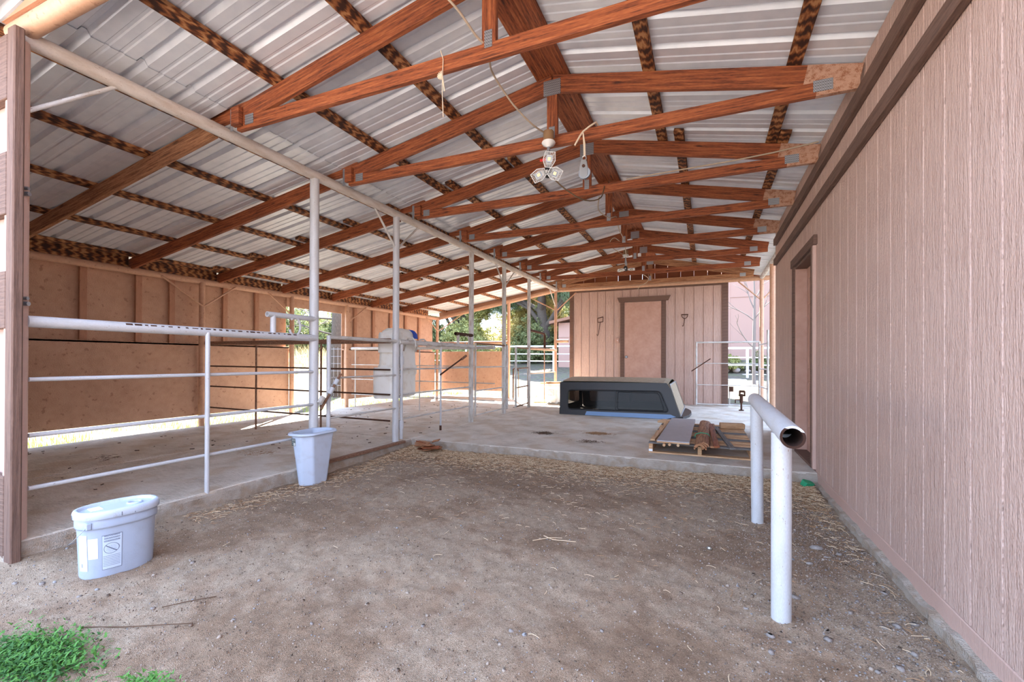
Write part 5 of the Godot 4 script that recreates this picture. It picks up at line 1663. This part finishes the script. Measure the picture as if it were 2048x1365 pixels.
func build_ground() -> void:
	hn.seed = 3; hn.frequency = 0.7; hn.fractal_octaves = 3
	hn2.seed = 8; hn2.frequency = 6.0; hn2.fractal_octaves = 3
	var fine := grid_mesh(-3.52, 1.02, -2.0, 4.9, 0.035, dirt_y, earth_tone)
	var o := inst(fine, "dirt_ground", M.dirt, self)
	tag(o, "packed brown dirt and gravel of the bare bay in front of the slab", "ground", "", "structure")
	var bounce_gravel := grid_mesh(-50.0, 30.0, -45.0, 1.2, 0.8, func(x: float, d: float) -> float:
		if x > -9.2 and x < 1.4 and d > -2.6: return -0.35 if d > -1.5 else -0.2
		return yard_y(x, d) + 0.012)
	o = inst(bounce_gravel, "added_bounce_gravel", M.bounce_gravel, self)  # unseen ground, added to throw sunlight back into the barn
	tag(o, "pale unseen gravel added in front of the barn to bounce sunlight inside", "bounce_gravel", "", "structure")
	var coarse := grid_mesh(-60.0, 30.0, -2.0, 70.0, 0.6, func(x: float, d: float) -> float:
		if x > -7.6 and x < 1.4 and d > -3.0 and d < 11.6: return -0.35 if (x > -7.0 and d > -1.5 and d < 11.2 and x < 0.6) else yard_y(x, d) - 0.06
		return yard_y(x, d))
	o = inst(coarse, "yard_ground", M.yard, self)
	tag(o, "dry sunlit yard of earth and thin grass around the barn", "ground", "", "structure")
	# a skirt of dirt left of the bay, in front of the slab's corner
	var skirt := grid_mesh(-9.0, -3.48, -2.0, 1.24, 0.07, dirt_y, earth_tone)
	o = inst(skirt, "front_ground", M.dirt, self)
	tag(o, "gravelly dirt in front of the corner post", "ground", "", "structure")
	# gravel
	var mats := [M.pebble_a, M.pebble_b, M.pebble_c]
	for c in 3:
		var xf := []
		for k in [22000, 18000, 5000][c]:
			var x := rng.randf_range(-3.42, 0.86)
			var d := 0.5 + 4.2 * pow(rng.randf(), 1.5)
			if rng.randf() < 0.35: x = 0.88 - absf(rng.randfn(0, 0.42)); d = rng.randf_range(1.2, 4.2)
			if x < -3.42: continue
			var s := 0.0017 + 0.0036 * pow(rng.randf(), 3.0) + (0.008 * rng.randf() if rng.randf() < 0.014 else 0.0)
			xf.append(Transform3D(any_turn(Vector3(s, s, s) * 1.0, 0.6), P(x, dirt_y(x, d) + s * 0.2, d)))
		scatter("gravel", rock_mesh(40 + c, 0.7, 6), mats[c], xf, ["pale", "brown", "bluish grey"][c] + " fine gravel scattered over the dirt bay", "gravel")
	# single stones one can point at
	var meshes := [rock_mesh(1, 0.5, 10), rock_mesh(2, 0.62, 10), rock_mesh(3, 0.45, 10)]
	var spots := [[0.538, 3.003, 0.022], [0.62, 3.24, 0.035], [0.72, 3.20, 0.022], [0.64, 3.12, 0.014], [0.756, 2.44, 0.024], [0.70, 2.40, 0.016], [0.246, 2.14, 0.020], [0.46, 2.21, 0.022], [0.828, 2.48, 0.02], [0.235, 2.02, 0.018], [0.393, 2.53, 0.022], [0.17, 2.33, 0.014], [0.80, 2.75, 0.018], [0.66, 2.62, 0.014], [0.60, 2.48, 0.016], [0.55, 2.70, 0.012], [0.74, 2.22, 0.018], [0.66, 2.10, 0.022], [0.58, 2.05, 0.015], [0.44, 2.36, 0.012], [0.30, 2.55, 0.012], [0.35, 2.75, 0.013], [-0.75, 1.75, 0.014], [-1.1, 1.62, 0.012], [-1.55, 1.45, 0.012], [-2.62, 1.62, 0.016], [-2.75, 1.18, 0.015], [-3.05, 1.16, 0.02], [-3.15, 1.10, 0.016], [-2.3, 1.25, 0.012], [0.02, 3.4, 0.014], [-0.4, 1.9, 0.011], [-2.35, 2.3, 0.014], [-1.9, 1.35, 0.012]]
	for k in spots.size():
		var q: Array = spots[k]
		var s: float = q[2] * 0.8
		var st := inst(meshes[k % 3], "stone", M.stone, self, Transform3D(any_turn(Vector3(s * 1.2, s, s), 0.15), P(q[0], dirt_y(q[0], q[1]) + s * 0.15, q[1])))
		tag(st, "grey-brown stone lying in the dirt near the siding wall" if q[0] > 0.1 else "small pale stone lying in the open dirt of the bay", "stone", "stones near the siding wall" if q[0] > 0.1 else "stones in the open dirt")
	# straw litter: along the slab edge, the wall and round the posts
	var st1 := MB.new()
	st1.tube([Vector3(-0.5, 0, 0), Vector3(-0.15, 0.02, 0.03), Vector3(0.2, 0.03, 0.02), Vector3(0.5, 0.0, -0.03)], 0.014, 4, false)
	var sm := st1.mesh()
	for c in 2:
		var xf := []
		for k in [13000, 13000][c]:
			var r := rng.randf()
			var x := 0.0
			var d := 0.0
			if r < 0.64: x = rng.randf_range(-3.4, 0.85); d = 4.77 - absf(rng.randfn(0, 0.26))
			elif r < 0.70: x = 0.86 - absf(rng.randfn(0, 0.12)); d = 4.7 - 3.0 * pow(rng.randf(), 1.8)
			elif r < 0.76: x = -3.36 + absf(rng.randfn(0, 0.14)); d = 4.7 - 2.7 * pow(rng.randf(), 1.6)
			else: x = rng.randf_range(-3.3, 0.8); d = rng.randf_range(1.6, 4.6)
			if r >= 0.64 and r < 0.70 and d < 3.6 and rng.randf() < 0.8: continue
			if d > 4.76 or x < -3.4 or (r >= 0.76 and rng.randf() < 0.80 + 0.19 * clampf((3.6 - d) / 1.4, 0, 1)): continue
			var l := rng.randf_range(0.012, 0.06)
			xf.append(Transform3D(Basis(Vector3.UP, rng.randf() * TAU) * Basis(Vector3.FORWARD, rng.randf_range(-0.12, 0.12)) * Basis.from_scale(Vector3(l, 0.10, 0.10)), P(x, dirt_y(x, d) + 0.004 + rng.randf() * 0.01, d)))
		scatter("straw", sm, [M.straw, M.straw_dark][c], xf, ["pale straw stems", "brown hay chaff"][c] + " scattered along the slab edge and wall", "straw")
	# droppings of hay on the slab
	for q in [[-4.37, 3.39, 0.10, 70], [-5.54, 2.59, 0.08, 40], [-2.04, 5.89, 0.07, 240], [-1.36, 6.16, 0.085, 320], [-1.34, 5.5, 0.08, 90]]:
		var xf := []
		for k in q[3]:
			var x: float = q[0] + rng.randfn(0, q[2])
			var d: float = q[1] + rng.randfn(0, q[2] * 0.6)
			xf.append(Transform3D(Basis(Vector3.UP, rng.randf() * TAU) * Basis(Vector3.FORWARD, rng.randf_range(-0.2, 0.2)) * Basis.from_scale(Vector3(rng.randf_range(0.02, 0.06), 0.09, 0.09)), P(x, 0.004 + rng.randf() * 0.014, d)))
		scatter("hay_patch", sm, M.stem if q[2] < 0.082 else M.straw_dark, xf, "small scattered patch of old hay on the concrete slab", "hay")
	var dry := MB.new()
	dry.bx(Vector3.ZERO, Vector3(1, 0.25, 0.22), Basis.IDENTITY, 0.06)
	var xd := []
	for k in 170:
		var s := rng.randf_range(0.015, 0.045)
		xd.append(Transform3D(any_turn(Vector3(s, s * 0.8, s), 0.1), P(rng.randf_range(-6.6, -3.6), 0.004, rng.randf_range(1.4, 9.5))))
	scatter("leaf_litter", dry.mesh(), M.dark_bit, xd, "dark bits of dry leaf and dung blown over the stall slab", "litter")
	# a few longer stems and sticks lying singly
	for q in [[P(-0.98, 0, 2.62), P(-0.90, 0, 2.72), P(-0.83, 0, 2.75), "curved pale straw stem lying in the middle of the dirt bay"], [P(-0.95, 0, 2.74), P(-0.87, 0, 2.69), P(-0.74, 0, 2.74), "second curved straw stem crossing the first in the dirt bay"], [P(-2.27, 0, 1.27), P(-2.21, 0, 1.35), P(-2.15, 0, 1.44), "dark twig lying in the gravel in front of the bucket"], [P(-1.30, 0, 1.16), P(-1.26, 0, 1.09), P(-1.20, 0, 1.03), "grey stick lying in the gravel near the weeds"], [P(-2.44, 0, 1.04), P(-2.25, 0, 1.12), P(-2.02, 0, 1.25), "long thin brown stem in the gravel behind the weeds"]]:
		var m := newmb()
		var pts := []
		for i in 3: pts.append(Vector3(q[i].x, dirt_y(q[i].x, -q[i].z) + 0.008, q[i].z))
		m.tube(pts, 0.0022, 6)
		var twig := part(m, "stem", M.straw if "straw" in q[3] else M.stem, self)
		tag(twig, q[3], "stem")
		rebase_mesh(twig, pts[0])
	# crumpled foil and green cup scraps
	var fo := inst(rock_mesh(77, 0.8, 9), "foil_scrap", M.steel, self, Transform3D(Basis.from_scale(Vector3(0.018, 0.016, 0.014)), P(0.02, dirt_y(0.02, 2.94) + 0.008, 2.94)))
	tag(fo, "crumpled silver foil scrap on the dirt beside the hitching rail", "scrap")
	var gr := MB.new()
	gr.loft([oct_ring(Vector3(0, 0, 0), 0.035, 0.03, 0.012), oct_ring(Vector3(0.012, 0.055, 0.006), 0.046, 0.036, 0.014)], Vector3(0, 0.02, 0), true, false)
	var go := part(gr, "plastic_cup", M.green, self)
	go.position = P(0.80, -0.10, 4.70)
	go.rotation = Vector3(0.3, 0.4, -0.25)
	tag(go, "crushed green plastic cup at the slab corner by the siding wall", "cup")
	# heap of bark and wood scraps at the slab corner
	for k in 14:
		var bm := newmb()
		var a := P(-3.30 + rng.randf() * 0.30, -0.085 + k * 0.008, 4.46 + rng.randf() * 0.26)
		var b := a + Vector3(rng.randf_range(0.08, 0.22), rng.randf_range(-0.01, 0.03), rng.randf_range(-0.06, 0.06))
		bm.beam(a, b, rng.randf_range(0.04, 0.09), 0.014, Vector3(rng.randf_range(-0.4, 0.4), 1, rng.randf_range(-0.3, 0.3)).normalized(), 0.004)
		var bo := part(bm, "bark_scrap", M.red if k % 4 == 0 else M.dusty, self)
		tag(bo, "scrap of red-brown bark in the heap at the slab's inner corner", "bark", "bark scraps at the slab corner")
		rebase_mesh(bo, a)
	# weeds by the camera
	var wb := blade_mesh(0.20, 0.5)
	for q in [[-2.33, 0.86, 0.26, 2200, "big patch of bright green weeds on the gravel near the front post", M.weed], [-2.30, 0.85, 0.24, 1300, "darker green weed leaves mixed through the big green patch", M.weed_dark], [-1.76, 0.93, 0.10, 380, "small tuft of green weeds apart from the big patch", M.weed]]:
		var xf := []
		for k in q[3]:
			var x: float = q[0] + rng.randfn(0, q[2] * 0.5)
			var d: float = q[1] + rng.randfn(0, q[2] * 0.26)
			var s := rng.randf_range(0.010, 0.026)
			xf.append(Transform3D(Basis(Vector3.UP, rng.randf() * TAU) * Basis(Vector3.RIGHT, rng.randf_range(0.2, 1.3)) * Basis.from_scale(Vector3(s, s, s)), P(x, dirt_y(x, d) + rng.randf() * 0.035, d)))
		scatter("weed_patch", wb, q[5], xf, q[4], "weeds")
	# grass beyond the slab
	var gb := blade_mesh(0.05, 0.3)
	var gx := []
	for k in 9000:
		var x := -7.1 - absf(rng.randfn(0, 0.9))
		var d := rng.randf_range(0.5, 13.0)
		if rng.randf() < 0.25: x = rng.randf_range(-8.0, -2.0); d = 11.4 + absf(rng.randfn(0, 1.2))
		if hn.get_noise_2d(x * 0.8 + 9, d * 0.8) < -0.12: continue
		var s := rng.randf_range(0.04, 0.11)
		gx.append(Transform3D(any_turn(Vector3(s, s, s), 0.4), P(x, yard_y(x, d) - 0.01, d)))
	scatter("grass", gb, M.grass, gx, "short green grass in the strip outside the tan stall wall", "grass")
	gx = []
	for k in 16000:
		var x := -14.0 - rng.randf() * 26.0
		var d := 4.0 + rng.randf() * 34.0
		if x > -16.0 - (d - 4) * 0.1 and rng.randf() < 0.6: continue
		var s := rng.randf_range(0.3, 0.75)
		gx.append(Transform3D(any_turn(Vector3(s, s, s), 0.35), P(x, yard_y(x, d) - 0.03, d)))
	scatter("dry_grass", blade_mesh(0.035, 0.35), M.grass_dry, gx, "tall straw-coloured dry grass in the field beyond the yard", "grass")
	for q in [[1.35, 18.9, 0.45, 0.5], [1.9, 21.3, 0.35, 0.5], [1.0, 19.4, 0.3, 0.3], [-6.4, 24.0, 0.6, 0.3]]:
		var sn := inst(rock_mesh(int(q[1] * 7), 0.12, 14), "snow_patch", M.snow, self, Transform3D(Basis.from_scale(Vector3(q[2] * 1.3, 0.25, q[3])), P(q[0], yard_y(q[0], q[1]) - 0.005, q[1])))
		tag(sn, "last patch of snow on the yard outside the far end", "snow", "snow patches")

func limb(m: MB, tips: Array, a: Vector3, dir: Vector3, len: float, r: float, depth: int, droop: float, spread: float) -> void:
	var pts := [a]
	var rs := [r]
	var p := a
	var d := dir.normalized()
	var n := 4
	for i in n:
		d = (d + Vector3(rng.randf_range(-1, 1), rng.randf_range(-0.7, 0.7) - droop, rng.randf_range(-1, 1)) * 0.22).normalized()
		p += d * len / n
		pts.append(p)
		rs.append(r * (1.0 - 0.5 * (i + 1) / n))
	m.tube(pts, rs, 7 if depth > 1 else 4, false)
	if depth <= 1: tips.append_array([pts[2], pts[3], pts[4]])
	if depth <= 0: return
	var kids := 3 if depth > 1 else 4
	for k in kids:
		var from: Vector3 = pts[2 + (k % 3)]
		var nd := (d + Vector3(rng.randf_range(-1, 1), rng.randf_range(-0.35, 0.7), rng.randf_range(-1, 1)) * spread).normalized()
		limb(m, tips, from, nd, len * rng.randf_range(0.55, 0.75), r * 0.5, depth - 1, droop, spread)

func sprig_mesh(n: int, l: float, w: float) -> ArrayMesh:
	var m := MB.new()
	for k in n:
		var d := Vector3(rng.randf_range(-1, 1), rng.randf_range(-0.6, 1), rng.randf_range(-1, 1)).normalized()
		var s := d.cross(Vector3(rng.randf(), 1, rng.randf()).normalized()).normalized() * w
		var o := Vector3(rng.randf_range(-1, 1), rng.randf_range(-1, 1), rng.randf_range(-1, 1)) * l * 0.8
		var nn := d.cross(s).normalized()
		m.quad(o, o + d * l * 0.5 + s, o + d * l, o + d * l * 0.5 - s, nn)
	return m.mesh()

func tree(called: String, label: String, at: Vector3, hgt: float, r: float, lean: Vector3, leaf: Material, per: int, depth: int, group: String, spread := 0.9, sprig: ArrayMesh = null) -> void:
	var t := thing(called, label, "tree", at, group)
	var m := newmb()
	var tips := []
	var pts := [Vector3(0, -0.2, 0)]
	var rs := [r * 1.25]
	var p := Vector3.ZERO
	for i in 4:
		p += (Vector3.UP + lean + Vector3(rng.randf_range(-1, 1), 0, rng.randf_range(-1, 1)) * 0.10) * hgt * 0.13
		pts.append(p)
		rs.append(r * (1.0 - 0.1 * i))
	m.tube(pts, rs, 12, false)
	for k in 7:
		var from: Vector3 = pts[2 + k % 3]
		var an := TAU * k / 7.0 + rng.randf()
		limb(m, tips, from, Vector3(cos(an), 0.9 + rng.randf() * 0.8, sin(an)) + lean, hgt * rng.randf_range(0.25, 0.4), r * 0.5, depth, 0.0, spread)
	part(m, "trunk", M.bark, t)
	if leaf and per > 0:
		var xf := []
		for q in tips:
			for k in per:
				var s := rng.randf_range(0.7, 1.4)
				xf.append(Transform3D(any_turn(Vector3(s, s, s), 1.5), q + Vector3(rng.randfn(0, 0.22), rng.randfn(0, 0.2), rng.randfn(0, 0.22))))
		scatter("foliage", sprig, leaf, xf, "", "", t)

func bush(label: String, at: Vector3, rad: float, hgt: float, leaf: Material, sprig: ArrayMesh, n: int, group: String) -> void:
	var t := thing("bush", label, "bush", at, group)
	var m := newmb()
	var tips := []
	for k in 5:
		var an := TAU * k / 5.0 + rng.randf()
		limb(m, tips, Vector3(0, -0.1, 0), Vector3(cos(an), 1.4, sin(an)), hgt * 0.5, 0.04, 1, 0.0, 0.9)
	part(m, "stems", M.bark, t)
	var xf := []
	for k in n:
		var d := Vector3(rng.randfn(0, 1), 0, rng.randfn(0, 1)) * rad * 0.45
		var y := absf(rng.randfn(0, 0.5)) * hgt * (1.0 - clampf(d.length() / rad * 0.5, 0, 0.7))
		var s := rng.randf_range(0.7, 1.5)
		xf.append(Transform3D(any_turn(Vector3(s, s, s), 1.5), d + Vector3(0, y, 0)))
	scatter("foliage", sprig, leaf, xf, "", "", t)

func white_fence(label: String, a: Vector3, b: Vector3, posts: int, heights: Array) -> void:
	var t := thing("yard_fence", label, "fence")
	for y in heights:
		pipe("rail", M.white_pipe, t, a + Vector3(0, y, 0), b + Vector3(0, y, 0), 0.045 if y == heights[0] else 0.028, 10)
	for k in posts:
		var p := a.lerp(b, float(k) / (posts - 1))
		pipe("post", M.white_pipe, t, p + Vector3(0, -0.3, 0), p + Vector3(0, heights[0], 0), 0.05, 12)
	rebase(t, a)

func far_building(label: String, x0: float, x1: float, d: float, base: float, eave: float, deep: float, step: float, ridge := true) -> void:
	var t := thing("outbuilding", label, "building")
	box("wall", M.far_wall, t, P((x0 + x1) / 2, (base + eave) / 2 - 0.3, d + deep / 2), Vector3(x1 - x0, eave - base + 0.6, deep), 0.01)
	var x := x0 + step
	while x < x1 - 0.1:
		box("batten", M.far_wall, t, P(x, (base + eave) / 2, d - 0.012), Vector3(0.07, eave - base, 0.03))
		x += step
	box("belt_board", M.far_wall, t, P((x0 + x1) / 2, lerpf(base, eave, 0.62), d - 0.012), Vector3(x1 - x0, 0.06, 0.034))
	var m := newmb()
	if ridge: m.prism([P(x0 - 0.4, eave - 0.08, d - 0.4), P(x1 + 0.4, eave + 0.9, d - 0.4), P(x1 + 0.4, eave + 1.05, d - 0.4), P(x0 - 0.4, eave + 0.07, d - 0.4)], Vector3(0, 0, -deep - 0.8))
	else: m.prism([P(x0 - 0.4, eave, d - 0.4), P(x1 + 0.4, eave, d - 0.4), P(x1 + 0.4, eave + 0.15, d - 0.4), P(x0 - 0.4, eave + 0.15, d - 0.4)], Vector3(0, 0, -deep - 0.8))
	part(m, "roof", M.far_brown, t)
	rebase(t, P(x0, base, d))

func build_outside() -> void:
	var sp_oak := sprig_mesh(26, 0.10, 0.028)
	var sp_pine := sprig_mesh(34, 0.16, 0.012)
	var sp_small := sprig_mesh(26, 0.07, 0.02)
	# far end
	white_fence("white pipe rail fence across the yard beyond the far end of the stalls", P(-19.0, 0.35, 21.0), P(-4.5, 0.30, 21.4), 7, [1.40, 1.02, 0.66])
	white_fence("white pipe rail fence in front of the big pink building", P(-3.5, 0.20, 20.2), P(6.5, 0.20, 20.0), 5, [1.32, 0.95, 0.65])
	tree("shade_tree", "big leaning tree with thick trunk beyond the white fence", P(-8.9, yard_y(-8.9, 26.0), 26.0), 7.6, 0.34, Vector3(-0.10, 0, 0.02), M.leaf_pine, 22, 3, "", 0.9, sp_pine)
	tree("shade_tree", "spreading tree with twisting bare limbs behind the end panel", P(-15.6, yard_y(-15.6, 26.5), 26.5), 6.0, 0.26, Vector3(-0.05, 0, 0), M.leaf_mid, 8, 3, "", 1.0, sp_oak)
	tree("shade_tree", "pale open-crowned tree farther back beyond the fence", P(-23.0, yard_y(-23.0, 36.0), 36.0), 7.0, 0.2, Vector3(0.05, 0, 0), M.leaf_dry, 9, 3, "", 0.9, sp_oak)
	tree("shade_tree", "dark tree crowding against the shed side beyond the fence", P(-14.5, yard_y(-14.5, 40.0), 40.0), 8.0, 0.3, Vector3(0.02, 0, 0), M.leaf_dark, 18, 3, "", 0.9, sp_oak)
	var bs := [[-17.5, 26.0, 1.7, 2.6, 0], [-15.2, 27.5, 1.6, 3.0, 1], [-13.6, 24.2, 1.5, 2.2, 1], [-11.0, 27.5, 1.8, 3.0, 2], [-9.6, 26.2, 1.5, 2.4, 0], [-20.5, 28.0, 2.0, 3.2, 1], [-8.4, 29.0, 1.5, 2.6, 0], [-23.0, 24.5, 1.8, 2.8, 0], [-11.6, 31.5, 2.6, 5.5, 1], [-11.0, 38.0, 2.6, 8.0, 0], [-9.8, 27.9, 1.4, 6.0, 2]]
	for q in bs: bush(["dark green scrub bush beyond the white fence", "olive green scrub bush beyond the white fence", "dry yellowish scrub bush beyond the white fence"][q[4]], P(q[0], yard_y(q[0], q[1]), q[1]), q[2], q[3], [M.leaf_dark, M.leaf_mid, M.leaf_dry][q[4]], sp_oak, 1500 + int(q[3] * 500.0), ["dark", "olive", "dry"][q[4]] + " scrub beyond the fence")
	far_building("pinkish outbuilding with brown eave beside the trees", -7.35, -3.3, 23.5, 1.05, 3.05, 4.0, 0.9)
	far_building("tall pink board-and-batten building beyond the right-hand opening", -2.6, 9.0, 25.0, 0.95, 6.2, 5.0, 1.22, false)
	# bank of rocks in front of the big building
	var rm := [rock_mesh(21, 0.7, 9), rock_mesh(22, 0.6, 9)]
	for k in 15:
		var x := -1.2 + k * 0.40 + rng.randf() * 0.06
		var s := rng.randf_range(0.11, 0.17)
		var ro := inst(rm[k % 2], "boulder", M.stone, self, Transform3D(any_turn(Vector3(s, s, s), 0.4), P(x, 0.40 + rng.randf() * 0.25, 21.7 + rng.randf() * 0.2)))
		tag(ro, "brown boulder in the low bank in front of the big pink building", "boulder", "boulders of the bank")
	var bank := box("earth_bank", M.yard, self, P(3.2, 0.42, 23.35), Vector3(10.0, 1.3, 2.2), 0.5)
	tag(bank, "low earth bank at the foot of the big pink building", "bank")
	bush("green clump of weeds on the bank beside the white fence post", P(0.9, 0.75, 21.9), 0.5, 0.5, M.leaf_mid, sp_small, 260, "")
	bush("sparse dark shrub on the bank by the boulders", P(2.1, 0.8, 21.95), 0.4, 0.5, M.leaf_dark, sp_small, 160, "")
	# leafless sapling
	var t := thing("sapling", "thin leafless sapling with pale forked branches at the right-hand opening", "tree", P(1.54, 0.18, 18.0))
	var m := newmb()
	m.tube([Vector3(0.02, -0.2, 0), Vector3(0, 1.0, 0), Vector3(0.02, 2.3, 0), Vector3(0.02, 3.2, 0), Vector3(-0.02, 4.6, 0.1)], [0.06, 0.055, 0.045, 0.03, 0.01], 8)
	var tips := []
	for q in [[Vector3(0.02, 2.25, 0), Vector3(-0.7, 0.9, 0.1)], [Vector3(0.02, 2.3, 0), Vector3(0.6, 0.8, 0.2)], [Vector3(0, 1.3, 0), Vector3(-0.7, 0.7, 0.2)], [Vector3(0, 2.7, 0), Vector3(-0.5, 1, -0.2)], [Vector3(0.02, 3.0, 0), Vector3(0.4, 1, 0.2)]]: limb(m, tips, q[0], q[1], 1.1, 0.02, 1, 0.0, 0.7)
	part(m, "trunk", M.twig, t)
	# left opening: thick bare trunk with a wire panel, trees on the rise
	t = thing("bare_trunk", "thick grey tree trunk with bare twigs outside the stall wall opening", "tree", P(-9.55, -0.05, 9.75))
	m = newmb()
	m.tube([Vector3(0, -0.2, 0), Vector3(0, 0.8, 0), Vector3(0.03, 2.0, 0), Vector3(0.06, 3.4, 0), Vector3(0.15, 5.0, 0)], [0.20, 0.165, 0.15, 0.14, 0.11], 14, false)
	tips = []
	for q in [[Vector3(0.0, 1.75, 0), Vector3(-1.0, 0.25, 0.35)], [Vector3(0.0, 2.2, 0), Vector3(-1.0, 0.1, 0.1)], [Vector3(0.02, 2.5, 0), Vector3(-0.8, 0.5, 0.3)], [Vector3(0.1, 3.2, 0), Vector3(-1.0, 0.2, 0.0)], [Vector3(0.06, 3.0, 0), Vector3(0.8, 0.5, 0.3)]]: limb(m, tips, q[0], q[1], 1.2, 0.03, 2, 0.0, 0.9)
	part(m, "trunk", M.bark, t)
	var xf := []
	for q in tips:
		if rng.randf() < 0.7: xf.append(Transform3D(any_turn(Vector3(0.5, 0.5, 0.5), 1.0), q))
	scatter("foliage", sprig_mesh(5, 0.06, 0.02), M.leaf_dry, xf, "", "", t)
	var wf := thing("wire_panel", "light wire fence panel leaning on the grey trunk outside the stall", "fence", P(-9.25, -0.05, 9.55))
	for k in 7:
		pipe("wire", M.galv, wf, Vector3(-0.35, 0.15 + k * 0.2, 0), Vector3(0.35, 0.15 + k * 0.2, -0.05), 0.004, 6)
	for k in 6: pipe("wire", M.galv, wf, Vector3(-0.35 + k * 0.14, 0.05, -0.01 * k), Vector3(-0.35 + k * 0.14, 1.4, -0.01 * k), 0.004, 6)
	for q in [[-26.0, 22.0, 6.0, 0], [-31.0, 24.0, 6.5, 1], [-24.0, 27.0, 6.0, 1], [-36.0, 30.0, 7.5, 0], [-29.0, 33.0, 7.0, 1], [-40.0, 34.0, 7.0, 1]]:
		bush(["dark rounded tree on the rise beyond the dry grass field", "olive rounded tree on the rise beyond the dry grass field"][q[3]], P(q[0], yard_y(q[0], q[1]), q[1]), q[2] * 0.55, q[2] * 0.36, [M.leaf_dark, M.leaf_mid][q[3]], sp_oak, 2600, ["dark", "olive"][q[3]] + " trees beyond the field")

func _ready() -> void:
	rng.seed = 20260
	# ---- camera ----
	var cam := Camera3D.new()
	cam.name = "camera"
	cam.position = Vector3(0, 1.005, 0)
	cam.rotation = Vector3(0.0039, 0.405, 0.0036)
	cam.projection = Camera3D.PROJECTION_FRUSTUM
	cam.keep_aspect = Camera3D.KEEP_HEIGHT
	cam.near = 0.05
	cam.far = 300.0
	cam.size = 0.05 * 1365.0 / 905.5
	cam.frustum_offset = Vector2(0, 0.05 * (717.9 - 682.5) / 905.5)
	add_child(cam)
	cam.current = true
	# ---- sky, sun, exposure ----
	var we := WorldEnvironment.new()
	we.name = "world"
	var env := Environment.new()
	env.background_mode = Environment.BG_SKY
	var sky := Sky.new()
	var sm := ProceduralSkyMaterial.new()
	sm.sky_top_color = c8(160, 184, 220)
	sm.sky_horizon_color = c8(210, 218, 230)
	sm.sky_curve = 0.12
	sm.ground_horizon_color = c8(210, 218, 230)
	sm.ground_bottom_color = c8(120, 110, 96)
	sm.sky_energy_multiplier = 1.72
	sm.sun_angle_max = 2.0
	sky.sky_material = sm
	env.sky = sky
	env.tonemap_mode = Environment.TONE_MAPPER_LINEAR
	env.tonemap_exposure = 2.6
	env.sdfgi_enabled = true
	env.ssao_enabled = true
	env.ssil_enabled = true
	we.environment = env
	add_child(we)
	var sun := DirectionalLight3D.new()
	sun.name = "sun"
	sun.light_energy = 8.2
	sun.light_color = c8(255, 247, 238)
	sun.light_angular_distance = 0.53
	sun.shadow_enabled = true
	add_child(sun)
	sun.look_at_from_position(Vector3(-0.385, 0.695, -0.608) * 20.0, Vector3.ZERO)
	# ---- structure ----
	make_materials()
	rng.seed = 107
	build_ground()
	rng.seed = 114
	build_floor()
	rng.seed = 121
	build_roof()
	rng.seed = 128
	build_frame_timber()
	rng.seed = 135
	build_right_wall()
	rng.seed = 142
	build_center_frame()
	rng.seed = 149
	build_low_wall()
	rng.seed = 156
	build_front()
	rng.seed = 163
	build_shed()
	# ---- objects ----
	rng.seed = 170
	build_fences()
	rng.seed = 177
	build_right_gates()
	rng.seed = 184
	build_hitch()
	rng.seed = 191
	build_bin()
	rng.seed = 198
	build_bucket()
	rng.seed = 205
	build_tank()
	rng.seed = 212
	build_camper()
	rng.seed = 219
	build_pallet()
	rng.seed = 226
	build_cooler()
	rng.seed = 233
	build_lights()
	rng.seed = 240
	build_outside()
